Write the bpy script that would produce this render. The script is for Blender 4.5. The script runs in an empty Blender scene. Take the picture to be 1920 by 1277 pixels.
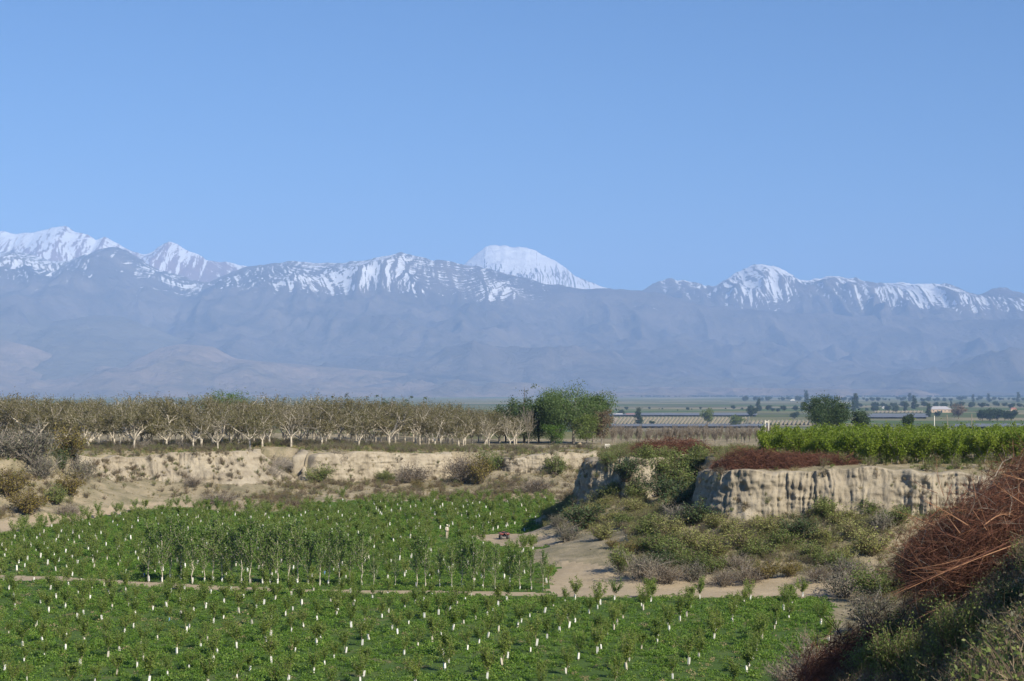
import bpy, math, random
import numpy as np
from mathutils import Vector, Matrix

random.seed(7)
RNG = np.random.default_rng(7)
SC = bpy.context.scene
COL = SC.collection

# ------------------------------------------------------------------ camera
F = 3400.0          # focal length in photo pixels (photo is 1920 wide)
CAMZ = 18.0         # eye height over the field floor
HOR = 735.0         # photo row of the level line
cam = bpy.data.cameras.new('camera')
cam.sensor_width = 36.0
cam.lens = 36.0 * F / 1920.0
cam.shift_y = (HOR - 638.5) / 1920.0
cam.clip_start = 0.5
cam.clip_end = 200000.0
camo = bpy.data.objects.new('camera', cam)
camo.location = (0, 0, CAMZ)
camo.rotation_euler = (math.radians(90), 0, 0)
COL.objects.link(camo)
SC.camera = camo

# ------------------------------------------------------------------ light
SUN_EL, SUN_AZ = math.radians(37), math.radians(137)   # azimuth clockwise from +Y (view direction)
sdir = Vector((math.sin(SUN_AZ) * math.cos(SUN_EL), math.cos(SUN_AZ) * math.cos(SUN_EL), math.sin(SUN_EL)))
world = bpy.data.worlds.new('World')
SC.world = world
world.use_nodes = True
wn = world.node_tree
sky = wn.nodes.new('ShaderNodeTexSky')
sky.sky_type = 'NISHITA'
sky.sun_disc = False
sky.sun_elevation = SUN_EL
sky.sun_rotation = SUN_AZ
sky.altitude = 1000.0
sky.air_density = 1.0
sky.dust_density = 0.0
sky.ozone_density = 7.0
bg = wn.nodes['Background']
bg.inputs['Strength'].default_value = 0.064
tint = wn.nodes.new('ShaderNodeMix'); tint.data_type = 'RGBA'; tint.blend_type = 'MULTIPLY'
tint.inputs[0].default_value = 1.0
tint.inputs[7].default_value = (0.44, 0.79, 1.01, 1)      # cooler, clearer air over the whole sky
wn.links.new(sky.outputs[0], tint.inputs[6])
wn.links.new(tint.outputs[2], bg.inputs['Color'])
sun = bpy.data.lights.new('sun', 'SUN')
sun.energy = 5.0
sun.angle = math.radians(0.5)
sun.color = (1.0, 0.91, 0.75)
suno = bpy.data.objects.new('sun', sun)
suno.rotation_euler = (-sdir).to_track_quat('-Z', 'Y').to_euler()
suno.location = (60, -60, 120)
COL.objects.link(suno)
SC.view_settings.view_transform = 'Standard'
SC.view_settings.look = 'None'
SC.view_settings.gamma = 1.0
SC.view_settings.exposure = 0.68
cy = SC.cycles
cy.max_bounces = 8
cy.diffuse_bounces = 3
cy.glossy_bounces = 2
cy.transmission_bounces = 3
cy.volume_bounces = 6
cy.transparent_max_bounces = 6
cy.caustics_reflective = False
cy.caustics_refractive = False
cy.use_denoising = True
try:
    cy.denoiser = 'OPENIMAGEDENOISE'
    cy.denoising_input_passes = 'RGB_ALBEDO_NORMAL'
except Exception:
    pass

# ------------------------------------------------------------------ numpy noise
def _h(ix, iy, iz, seed):
    n = (ix * 374761393 + iy * 668265263 + iz * 2147483647 + seed * 974634777) & 0xFFFFFFFF
    n = ((n ^ (n >> 13)) * 1274126177) & 0xFFFFFFFF
    n = ((n ^ (n >> 16)) * 2246822519) & 0xFFFFFFFF
    return ((n ^ (n >> 15)) & 0xFFFFFF) / float(0xFFFFFF)

def noise3(x, y, z, seed=0):
    x = np.asarray(x, float); y = np.asarray(y, float) + 0 * x; z = np.asarray(z, float) + 0 * x
    ix = np.floor(x).astype(np.int64); iy = np.floor(y).astype(np.int64); iz = np.floor(z).astype(np.int64)
    fx = x - ix; fy = y - iy; fz = z - iz
    ux = fx * fx * (3 - 2 * fx); uy = fy * fy * (3 - 2 * fy); uz = fz * fz * (3 - 2 * fz)
    def c(a, b, d): return _h(ix + a, iy + b, iz + d, seed)
    x00 = c(0,0,0) * (1-ux) + c(1,0,0) * ux
    x10 = c(0,1,0) * (1-ux) + c(1,1,0) * ux
    x01 = c(0,0,1) * (1-ux) + c(1,0,1) * ux
    x11 = c(0,1,1) * (1-ux) + c(1,1,1) * ux
    y0 = x00 * (1-uy) + x10 * uy; y1 = x01 * (1-uy) + x11 * uy
    return (y0 * (1-uz) + y1 * uz) * 2 - 1

def fbm(x, y, z=0.0, octv=4, seed=0, gain=0.5):
    s = 0; a = 1.0; f = 1.0; t = 0
    for k in range(octv):
        s = s + a * noise3(np.asarray(x) * f, np.asarray(y) * f, np.asarray(z) * f, seed + k * 17)
        t += a; a *= gain; f *= 2.03
    return s / t

def ridged(x, y, z=0.0, octv=4, seed=0):
    s = 0; a = 1.0; f = 1.0; t = 0; w = 1.0
    for k in range(octv):
        n = (1 - np.abs(noise3(np.asarray(x) * f, np.asarray(y) * f, np.asarray(z) * f, seed + k * 31))) ** 2
        s = s + a * n * w; w = np.clip(n * 1.6, 0, 1); t += a; a *= 0.5; f *= 2.07
    return s / t

def sstep(a, b, x):
    t = np.clip((x - a) / (b - a), 0, 1)
    return t * t * (3 - 2 * t)

# ------------------------------------------------------------------ mesh helpers
def mesh_np(name, verts, faces, mats, smooth=True, mat_idx=None, attrs=None):
    """verts (N,3); faces: an (M,k) array or a list of such arrays (k may differ)."""
    me = bpy.data.meshes.new(name)
    if not isinstance(faces, list):
        faces = [faces]
    faces = [np.asarray(f, dtype=np.int32) for f in faces if len(f)]
    verts = np.asarray(verts, dtype=np.float32)
    me.vertices.add(len(verts)); me.vertices.foreach_set('co', verts.ravel())
    loops = np.concatenate([f.ravel() for f in faces])
    tot = np.concatenate([np.full(len(f), f.shape[1], np.int32) for f in faces])
    start = np.concatenate([[0], np.cumsum(tot)[:-1]]).astype(np.int32)
    me.loops.add(len(loops)); me.loops.foreach_set('vertex_index', loops)
    me.polygons.add(len(tot)); me.polygons.foreach_set('loop_start', start)
    try:
        me.polygons.foreach_set('loop_total', tot)
    except Exception:
        pass
    if mat_idx is not None:
        me.polygons.foreach_set('material_index', np.asarray(mat_idx, np.int32))
    me.polygons.foreach_set('use_smooth', np.full(len(tot), smooth, bool))
    if not isinstance(mats, (list, tuple)):
        mats = [mats]
    for m in mats:
        me.materials.append(m)
    if attrs:
        for k, v in attrs.items():
            a = me.attributes.new(k, 'FLOAT', 'POINT')
            a.data.foreach_set('value', np.asarray(v, np.float32))
    me.update(calc_edges=True)
    me.validate()
    return me

def link(name, me, parent=None, loc=None):
    o = bpy.data.objects.new(name, me)
    COL.objects.link(o)
    if parent is not None:
        o.parent = parent
    if loc is not None:
        o.location = loc
    return o

def tag(o, label=None, cat=None, group=None, kind=None):
    if label: o['label'] = label
    if cat: o['category'] = cat
    if group: o['group'] = group
    if kind: o['kind'] = kind
    return o

def empty(name, loc=(0, 0, 0), rz=0.0, s=1.0):
    o = bpy.data.objects.new(name, None)
    o.empty_display_size = 0.3
    o.location = loc; o.rotation_euler = (0, 0, rz); o.scale = (s, s, s)
    COL.objects.link(o)
    return o

def grid_faces(nu, nv):
    """quads of a grid stored row by row: index = j*nu + i, j in nv rows"""
    i, j = np.meshgrid(np.arange(nu - 1), np.arange(nv - 1))
    a = (j * nu + i).ravel()
    return np.stack([a, a + 1, a + 1 + nu, a + nu], 1)

def tubes(P0, P1, R0, R1, sides=4):
    """tapered prisms for many straight pieces -> verts, quads"""
    P0 = np.asarray(P0, float); P1 = np.asarray(P1, float)
    R0 = np.asarray(R0, float); R1 = np.asarray(R1, float)
    d = P1 - P0
    L = np.linalg.norm(d, axis=1, keepdims=True); d = d / np.maximum(L, 1e-9)
    up = np.where(np.abs(d[:, 2:3]) > 0.9, np.array([[1., 0, 0]]), np.array([[0, 0, 1.]]))
    u = np.cross(d, up); u /= np.maximum(np.linalg.norm(u, axis=1, keepdims=True), 1e-9)
    v = np.cross(d, u)
    n = len(P0); V = np.zeros((n, 2 * sides, 3))
    for k in range(sides):
        a = 2 * math.pi * k / sides
        o = math.cos(a) * u + math.sin(a) * v
        V[:, k] = P0 + o * R0[:, None]
        V[:, sides + k] = P1 + o * R1[:, None]
    b = (np.arange(n) * 2 * sides)[:, None]
    fs = []
    for k in range(sides):
        k2 = (k + 1) % sides
        fs.append(np.concatenate([b + k, b + k2, b + sides + k2, b + sides + k], 1))
    return V.reshape(-1, 3), np.concatenate(fs, 0)

def leaves(C, size, rng, flat=0.0, aspect=0.55):
    """diamond leaf for every centre: 4 verts, 1 quad, random facing; flat>0 turns leaves to the sky"""
    C = np.asarray(C, float); n = len(C)
    size = np.broadcast_to(np.asarray(size, float), (n,))
    d = rng.normal(size=(n, 3)); d /= np.linalg.norm(d, axis=1, keepdims=True)
    nn = rng.normal(size=(n, 3)); nn[:, 2] = np.abs(nn[:, 2]) + flat
    u = np.cross(d, nn); u /= np.maximum(np.linalg.norm(u, axis=1, keepdims=True), 1e-9)
    a = d * size[:, None] * 0.5; b = u * size[:, None] * 0.5 * aspect
    V = np.stack([C - a, C + b, C + a, C - b], 1).reshape(-1, 3)
    Fq = np.arange(n * 4).reshape(n, 4)
    return V, Fq

def join_np(parts):
    """[(V, F, material index)] -> V, [F...], material index array"""
    off = 0; Vs = []; Fs = []; M = []
    for V, Fq, m in parts:
        Vs.append(V); Fs.append(np.asarray(Fq) + off); off += len(V); M.append(np.full(len(Fq), m))
    return np.concatenate(Vs), Fs, np.concatenate(M)

# ------------------------------------------------------------------ material helpers
def newmat(name):
    m = bpy.data.materials.new(name); m.use_nodes = True
    nt = m.node_tree
    return m, nt, nt.nodes['Principled BSDF'], nt.nodes['Material Output']

def ramp(nt, stops):
    r = nt.nodes.new('ShaderNodeValToRGB')
    el = r.color_ramp.elements
    while len(el) < len(stops):
        el.new(0.5)
    for e, (p, c) in zip(el, stops):
        e.position = p; e.color = (c[0], c[1], c[2], 1)
    return r

def noise_node(nt, scale, detail=5.0, rough=0.6, coord=None, dist=0.0):
    n = nt.nodes.new('ShaderNodeTexNoise')
    n.inputs['Scale'].default_value = scale
    n.inputs['Detail'].default_value = detail
    n.inputs['Roughness'].default_value = rough
    n.inputs['Distortion'].default_value = dist
    if coord is not None:
        nt.links.new(coord, n.inputs['Vector'])
    return n

def mixc(nt, fac, a, b, mode='MIX'):
    m = nt.nodes.new('ShaderNodeMix'); m.data_type = 'RGBA'; m.blend_type = mode
    for s, v in ((0, fac), (6, a), (7, b)):
        if hasattr(v, 'links') or hasattr(v, 'is_linked'):
            nt.links.new(v, m.inputs[s])
        elif s == 0:
            m.inputs[0].default_value = v
        else:
            m.inputs[s].default_value = (v[0], v[1], v[2], 1)
    return m.outputs[2]

def earth_mat(name, stops, scale=0.35, fine=6.0, bump=0.3, rough=0.95, stretch=None, fine_mix=0.5):
    m, nt, p, out = newmat(name)
    geo = nt.nodes.new('ShaderNodeNewGeometry')
    co = geo.outputs['Position']
    if stretch:
        mp = nt.nodes.new('ShaderNodeVectorMath'); mp.operation = 'MULTIPLY'
        nt.links.new(co, mp.inputs[0]); mp.inputs[1].default_value = stretch
        co = mp.outputs[0]
    n1 = noise_node(nt, scale, 8, 0.65, co, 0.3)
    r = ramp(nt, stops)
    nt.links.new(n1.outputs['Fac'], r.inputs['Fac'])
    n2 = noise_node(nt, fine, 6, 0.7, co)
    r2 = ramp(nt, [(0.25, (0.55, 0.55, 0.55)), (0.75, (1.25, 1.22, 1.18))])
    nt.links.new(n2.outputs['Fac'], r2.inputs['Fac'])
    c = mixc(nt, fine_mix, r.outputs[0], r2.outputs[0], 'MULTIPLY')
    nt.links.new(c, p.inputs['Base Color'])
    p.inputs['Roughness'].default_value = rough
    p.inputs['Specular IOR Level'].default_value = 0.15
    b = nt.nodes.new('ShaderNodeBump'); b.inputs['Strength'].default_value = bump; b.inputs['Distance'].default_value = 0.25
    nt.links.new(n2.outputs['Fac'], b.inputs['Height'])
    nt.links.new(b.outputs[0], p.inputs['Normal'])
    return m

def leaf_mat(name, c1, c2, trans=0.25, rough=0.55, c3=None):
    m, nt, p, out = newmat(name)
    geo = nt.nodes.new('ShaderNodeNewGeometry'); oi = nt.nodes.new('ShaderNodeObjectInfo')
    add = nt.nodes.new('ShaderNodeMath'); add.operation = 'MULTIPLY_ADD'
    nt.links.new(oi.outputs['Random'], add.inputs[0]); add.inputs[1].default_value = 0.45
    mul = nt.nodes.new('ShaderNodeMath'); mul.operation = 'MULTIPLY'; mul.inputs[1].default_value = 0.55
    nt.links.new(geo.outputs['Random Per Island'], mul.inputs[0])
    nt.links.new(mul.outputs[0], add.inputs[2])
    st = [(0.0, c1), (1.0, c2)] if c3 is None else [(0.0, c1), (0.6, c2), (1.0, c3)]
    r = ramp(nt, st)
    nt.links.new(add.outputs[0], r.inputs['Fac'])
    nt.links.new(r.outputs[0], p.inputs['Base Color'])
    p.inputs['Roughness'].default_value = rough
    p.inputs['Specular IOR Level'].default_value = 0.3
    t = nt.nodes.new('ShaderNodeBsdfTranslucent')
    nt.links.new(r.outputs[0], t.inputs['Color'])
    mx = nt.nodes.new('ShaderNodeMixShader'); mx.inputs[0].default_value = trans
    nt.links.new(p.outputs[0], mx.inputs[1]); nt.links.new(t.outputs[0], mx.inputs[2])
    nt.links.new(mx.outputs[0], out.inputs['Surface'])
    return m

def bark_mat(name, c1, c2, scale=3.0):
    m, nt, p, out = newmat(name)
    tc = nt.nodes.new('ShaderNodeTexCoord')
    n = noise_node(nt, scale, 5, 0.65, tc.outputs['Object'])
    oi = nt.nodes.new('ShaderNodeObjectInfo')
    geo = nt.nodes.new('ShaderNodeNewGeometry')
    ad = nt.nodes.new('ShaderNodeMath'); ad.operation = 'MULTIPLY_ADD'
    nt.links.new(geo.outputs['Random Per Island'], ad.inputs[0]); ad.inputs[1].default_value = 0.5
    sb = nt.nodes.new('ShaderNodeMath'); sb.operation = 'SUBTRACT'; sb.inputs[1].default_value = 0.25
    nt.links.new(n.outputs['Fac'], sb.inputs[0]); nt.links.new(sb.outputs[0], ad.inputs[2])
    r = ramp(nt, [(0.2, c1), (0.8, c2)])
    nt.links.new(ad.outputs[0], r.inputs['Fac'])
    nt.links.new(r.outputs[0], p.inputs['Base Color'])
    p.inputs['Roughness'].default_value = 0.85
    p.inputs['Specular IOR Level'].default_value = 0.2
    return m

def plain_mat(name, c, rough=0.7, metal=0.0, var=0.12):
    m, nt, p, out = newmat(name)
    tc = nt.nodes.new('ShaderNodeTexCoord')
    n = noise_node(nt, 6.0, 4, 0.6, tc.outputs['Object'])
    r = ramp(nt, [(0.3, [x * (1 - var) for x in c]), (0.7, [min(1, x * (1 + var)) for x in c])])
    nt.links.new(n.outputs['Fac'], r.inputs['Fac'])
    nt.links.new(r.outputs[0], p.inputs['Base Color'])
    p.inputs['Roughness'].default_value = rough
    p.inputs['Metallic'].default_value = metal
    return m

# ------------------------------------------------------------------ photo pixel -> place
def gp(px, py, z=0.0):
    Y = (CAMZ - z) * F / (py - HOR)
    return ((px - 960.0) / F * Y, Y)

def wx(px, Y):
    return (px - 960.0) / F * Y

def zy(py, Y):
    return CAMZ - (py - HOR) / F * Y

# ================================================================== TERRAIN
# edge of the far/left terrace: x, y, talus reach, height of the cliff foot
EA = [(-40000, 60, 60, 8), (-400, 120, 40, 8), (-140, 170, 26, 7.6), (-100, 215, 22, 7.2), (-85, 243, 20, 6.6), (-74, 262, 17, 6.2), (-69, 272, 18, 6.0),
      (-64.4, 288, 27, 4.6), (-56.7, 292, 26, 4.2), (-45.8, 294, 25, 4.2), (-42.8, 300, 26, 4.4), (-42.5, 316, 40, 6.6), (-38.8, 317, 40, 6.6),
      (-35.8, 305, 26, 3.0), (-29.4, 312, 28, 2.5), (-20.7, 320, 29, 2.3), (-11.9, 324, 31, 2.5), (-10.5, 333, 38, 4.8), (-3.6, 333, 38, 4.8),
      (-2.8, 322, 26, 3.9), (6.6, 322, 24, 3.9), (7.8, 332, 30, 4.6), (13.3, 336, 32, 4.0), (24, 345, 30, 4.5), (60, 342, 30, 4.5), (400, 330, 30, 5), (40000, 300, 30, 5)]
PA = [(a, b) for a, b, _, _ in EA] + [(40000, 90000), (-40000, 90000)]
# edge of the right-hand terrace, running round towards the camera
EB = [(4000, 330, 20, 6), (400, 322, 14, 6), (60, 302, 12, 5.5), (25, 287, 9, 5.2), (14, 264, 9, 5.0), (9.4, 242, 8, 4.6), (9.0, 227, 6, 4.3), (10.2, 220.5, 8, 4.9),
      (15, 217.5, 26, 5.6), (19, 219, 30, 6.4), (22, 226, 30, 7.0), (22.2, 206, 26, 6.4), (19.6, 191, 24, 4.8), (22, 187.5, 25, 4.9), (29.7, 186, 25, 5.3), (41, 185, 25, 6.0),
      (49, 183, 26, 6.6), (56, 172, 27, 8.0), (54, 150, 26, 11.0), (42, 118, 21, 13.3), (30, 90, 20.5, 14.2), (22, 70, 20, 14.6), (15, 48, 20, 14.9),
      (9, 28, 20, 15.3), (3, 10, 20, 15.8), (-12, -2, 20, 16), (-40, -10, 22, 16), (-400, -20, 25, 16), (-40000, -60, 30, 16)]
PB = [(a, b) for a, b, _, _ in EB] + [(-40000, -5000), (40000, -5000), (40000, 330)]

def inpoly(x, y, P):
    ins = np.zeros(x.shape, bool)
    n = len(P)
    for i in range(n):
        x0, y0 = P[i]; x1, y1 = P[(i + 1) % n]
        if y0 == y1:
            continue
        c = ((y0 > y) != (y1 > y)) & (x < (x1 - x0) * (y - y0) / (y1 - y0) + x0)
        ins ^= c
    return ins

def edge_field(x, y, E, P):
    best = np.full(x.shape, 1e12); wl = 0; wf = 0; ws = 0
    for i in range(len(E) - 1):
        x0, y0, l0, f0 = E[i]; x1, y1, l1, f1 = E[i + 1]
        dx, dy = x1 - x0, y1 - y0
        t = np.clip(((x - x0) * dx + (y - y0) * dy) / (dx * dx + dy * dy), 0, 1)
        d = np.hypot(x - x0 - t * dx, y - y0 - t * dy)
        w = 1.0 / (d + 0.6) ** 3.5
        wl = wl + w * (l0 + (l1 - l0) * t); wf = wf + w * (f0 + (f1 - f0) * t); ws = ws + w
        best = np.minimum(best, d)
    s = np.where(inpoly(x, y, P), 1.0, -1.0)
    return best * s, wl / ws, wf / ws

def top_a(x, y):
    z = 8.3 - 1.3 * sstep(-45, -8, x)
    z = np.where(y > 430, z - (z + 25) * sstep(430, 1500, y), z)
    return z

def top_b(x, y):
    z = np.interp(y, [-50, 30, 60, 100, 150, 180, 245, 310, 330], [16.2, 15.6, 15.0, 14.6, 12.0, 10.4, 10.2, 7.2, 7.0])
    near = sstep(16, 9, x) * sstep(205, 225, y) * sstep(300, 250, y)
    return z - 1.3 * near

def H(x, y):
    x = np.asarray(x, float); y = np.asarray(y, float)
    near = sstep(900, 420, y) * sstep(-800, -300, x) * sstep(800, 300, x)
    n1 = fbm(x / 9.0, y / 9.0, 0, 4, 5) * near
    n2 = fbm(x / 1.7, y / 1.7, 0, 3, 9) * near
    out = np.where(y > 430, -1e4, 0.05 * n2)
    for E, P, tf in ((EA, PA, top_a), (EB, PB, top_b)):
        d, L, f = edge_field(x, y, E, P)
        zt = tf(x, y)
        f = np.minimum(f, zt)
        dd = d + 1.2 * n1 * sstep(0, 6, np.abs(d))
        ta = f * np.clip(1 + np.minimum(dd, 0) / L, 0, 1) ** 1.35
        ta = ta + (0.5 * n1 + 0.22 * n2) * sstep(-L - 1, -L + 6, dd) * sstep(2, -1, d)
        z = ta + (zt - f) * sstep(0.8, 1.9, d) + (0.10 * n2 + 0.12 * n1) * sstep(0, 3, d) - (np.clip(n1 * 1.5 + 0.1, 0, 1) * 1.5 + np.clip(n2, 0, 1) * 0.9) * sstep(7, 1, d) * sstep(0.4, 1.8, d)
        if P is PB:
            z = np.where(y > 430, -1e4, z)
        out = np.maximum(out, z)
    return out

def hit(px, py, y0=25.0, y1=420.0):
    """where the sight line of a photo pixel meets the ground"""
    Y = np.arange(y0, y1, 0.25)
    X = (px - 960.0) / F * Y
    Z = CAMZ - (py - HOR) / F * Y
    h = H(X, Y)
    k = np.argmax(Z < h)
    if not (Z < h).any():
        k = len(Y) - 1
    return float(X[k]), float(Y[k]), float(h[k])

# ---- zones on the floor
def G(*pts):
    return [gp(a, b) for a, b in pts]
ROAD = [G((868, 1009), (900, 1003), (950, 1000), (1012, 1004), (1045, 1020), (1100, 1030), (1160, 1042), (1185, 1065), (1160, 1082), (1250, 1092), (1400, 1098), (1600, 1104),
          (1600, 1120), (1300, 1121), (1040, 1119), (1026, 1107), (1034, 1085), (1066, 1066), (1072, 1052), (1030, 1036), (970, 1029), (930, 1022), (895, 1014)),
        G((-300, 1068), (0, 1079), (130, 1082), (250, 1091), (400, 1098), (620, 1106), (1045, 1111), (1045, 1118), (700, 1114), (400, 1107), (250, 1099), (130, 1090), (0, 1087), (-300, 1079)),
        G((-300, 1030), (0, 988), (110, 972), (250, 958), (380, 950), (380, 955), (250, 965), (150, 978), (0, 1001), (-300, 1044))]
FIELD = G((-900, 1085), (-300, 1044), (0, 1001), (150, 978), (250, 965), (330, 958), (480, 963), (575, 960), (590, 948), (662, 947), (818, 943), (980, 941), (1048, 938),
          (1036, 960), (1012, 1000), (1045, 1020), (1160, 1060), (1140, 1110), (1300, 1118), (1560, 1114), (1552, 1190), (1500, 1277), (1380, 1420), (-1400, 1420))

def zone(x, y):
    wxn = fbm(x / 2.2, y / 2.2, 3.3, 3, 21) * 1.1
    wyn = fbm(x / 2.2, y / 2.2, 8.1, 3, 22) * 1.5
    r = np.zeros(x.shape, bool)
    for P in ROAD:
        r |= inpoly(x + wxn * 0.6, y + wyn * 0.6, P)
    f = inpoly(x + wxn, y + wyn, FIELD) & ~r
    return r, f

def axis(lo, hi, step, far_lo, far_hi, g=1.22):
    a = list(np.arange(lo, hi + step / 2, step))
    s = step; v = a[-1]
    while v < far_hi:
        s *= g; v += s; a.append(min(v, far_hi))
    s = step; v = a[0]; b = []
    while v > far_lo:
        s *= g; v -= s; b.append(max(v, far_lo))
    return np.array(b[::-1] + a)

XS = axis(-84, 58, 0.7, -36000, 36000)
YS = axis(30, 346, 0.7, -3000, 34000, 1.12)
gx, gy = np.meshgrid(XS, YS)
gz = H(gx.ravel(), gy.ravel())
TV = np.stack([gx.ravel(), gy.ravel(), gz], 1)
TF = grid_faces(len(XS), len(YS))
fc = TV[TF].mean(1)
zr, zf = zone(fc[:, 0], fc[:, 1])
flat = fc[:, 2] < 1.2
zr &= flat
zf &= (fc[:, 2] < 0.8)
zp = (fc[:, 1] > 430)
zh = ~(zr | zf | zp)

M_FIELD = earth_mat('field_soil', [(0.3, (0.05, 0.095, 0.022)), (0.55, (0.075, 0.13, 0.03)), (0.75, (0.15, 0.15, 0.07))], 0.25, 5, 0.5)
M_ROAD = earth_mat('pale_dust', [(0.3, (0.31, 0.255, 0.175)), (0.6, (0.40, 0.33, 0.235)), (0.8, (0.47, 0.395, 0.285))], 0.3, 3, 0.25)
M_HILL = earth_mat('hillside_earth', [(0.28, (0.15, 0.14, 0.085)), (0.45, (0.25, 0.22, 0.145)), (0.62, (0.36, 0.305, 0.215)), (0.8, (0.28, 0.245, 0.165))], 0.28, 3.5, 0.6)
# farmland of the plain: long strips of differing crops
M_PLAIN, nt, p, out = newmat('farmland')
geo = nt.nodes.new('ShaderNodeNewGeometry')
vm = nt.nodes.new('ShaderNodeVectorMath'); vm.operation = 'MULTIPLY'
nt.links.new(geo.outputs['Position'], vm.inputs[0]); vm.inputs[1].default_value = (0.0022, 0.0032, 0)
vo = nt.nodes.new('ShaderNodeTexVoronoi'); vo.distance = 'CHEBYCHEV'; vo.inputs['Scale'].default_value = 1.0
nt.links.new(vm.outputs[0], vo.inputs['Vector'])
sp = nt.nodes.new('ShaderNodeSeparateColor'); nt.links.new(vo.outputs['Color'], sp.inputs[0])
rp = ramp(nt, [(0.0, (0.10, 0.12, 0.06)), (0.3, (0.17, 0.17, 0.10)), (0.5, (0.09, 0.13, 0.055)), (0.7, (0.24, 0.215, 0.15)), (0.9, (0.12, 0.125, 0.09))])
rp.color_ramp.interpolation = 'CONSTANT'
nt.links.new(sp.outputs[0], rp.inputs['Fac'])
nz = noise_node(nt, 0.02, 6, 0.7, geo.outputs['Position'])
rz = ramp(nt, [(0.3, (0.7, 0.72, 0.7)), (0.7, (1.2, 1.18, 1.15))])
nt.links.new(nz.outputs['Fac'], rz.inputs['Fac'])
nt.links.new(mixc(nt, 0.9, rp.outputs[0], rz.outputs[0], 'MULTIPLY'), p.inputs['Base Color'])
p.inputs['Roughness'].default_value = 1.0
p.inputs['Specular IOR Level'].default_value = 0.0

def submesh(name, mask, mat):
    Fm = TF[mask]
    u, inv = np.unique(Fm.ravel(), return_inverse=True)
    me = mesh_np(name, TV[u], inv.reshape(-1, 4), mat)
    o = link(name, me)
    tag(o, kind='structure')
    return o
submesh('field', zf, M_FIELD)
submesh('dirt_road', zr, M_ROAD)
submesh('hillside', zh, M_HILL)
submesh('plain', zp, M_PLAIN)

# ---- cliffs: fluted loess faces standing along the terrace edges
def cliff_mat():
    m, nt, p, out = newmat('loess')
    geo = nt.nodes.new('ShaderNodeNewGeometry')
    v1 = nt.nodes.new('ShaderNodeVectorMath'); v1.operation = 'MULTIPLY'
    nt.links.new(geo.outputs['Position'], v1.inputs[0]); v1.inputs[1].default_value = (1.0, 1.0, 0.22)
    n1 = noise_node(nt, 0.5, 8, 0.65, v1.outputs[0], 0.4)
    r1 = ramp(nt, [(0.25, (0.21, 0.185, 0.145)), (0.5, (0.36, 0.32, 0.25)), (0.75, (0.44, 0.40, 0.325))])
    nt.links.new(n1.outputs['Fac'], r1.inputs['Fac'])
    v2 = nt.nodes.new('ShaderNodeVectorMath'); v2.operation = 'MULTIPLY'
    nt.links.new(geo.outputs['Position'], v2.inputs[0]); v2.inputs[1].default_value = (0.12, 0.12, 1.0)
    n2 = noise_node(nt, 0.9, 5, 0.6, v2.outputs[0])
    r2 = ramp(nt, [(0.35, (0.84, 0.80, 0.76)), (0.6, (1.1, 1.07, 1.02))])
    nt.links.new(n2.outputs['Fac'], r2.inputs['Fac'])
    c = mixc(nt, 0.8, r1.outputs[0], r2.outputs[0], 'MULTIPLY')
    nt.links.new(c, p.inputs['Base Color'])
    p.inputs['Roughness'].default_value = 0.95; p.inputs['Specular IOR Level'].default_value = 0.1
    n3 = noise_node(nt, 3.0, 8, 0.75, v1.outputs[0])
    b = nt.nodes.new('ShaderNodeBump'); b.inputs['Strength'].default_value = 0.7; b.inputs['Distance'].default_value = 0.3
    nt.links.new(n3.outputs['Fac'], b.inputs['Height']); nt.links.new(b.outputs[0], p.inputs['Normal'])
    return m
M_CLIFF = cliff_mat()

def chaikin(P, n=2):
    P = np.asarray(P, float)
    for _ in range(n):
        Q = [P[0]]
        for a, b in zip(P[:-1], P[1:]):
            Q += [a * .78 + b * .22, a * .22 + b * .78]
        Q.append(P[-1]); P = np.array(Q)
    return P

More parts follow.
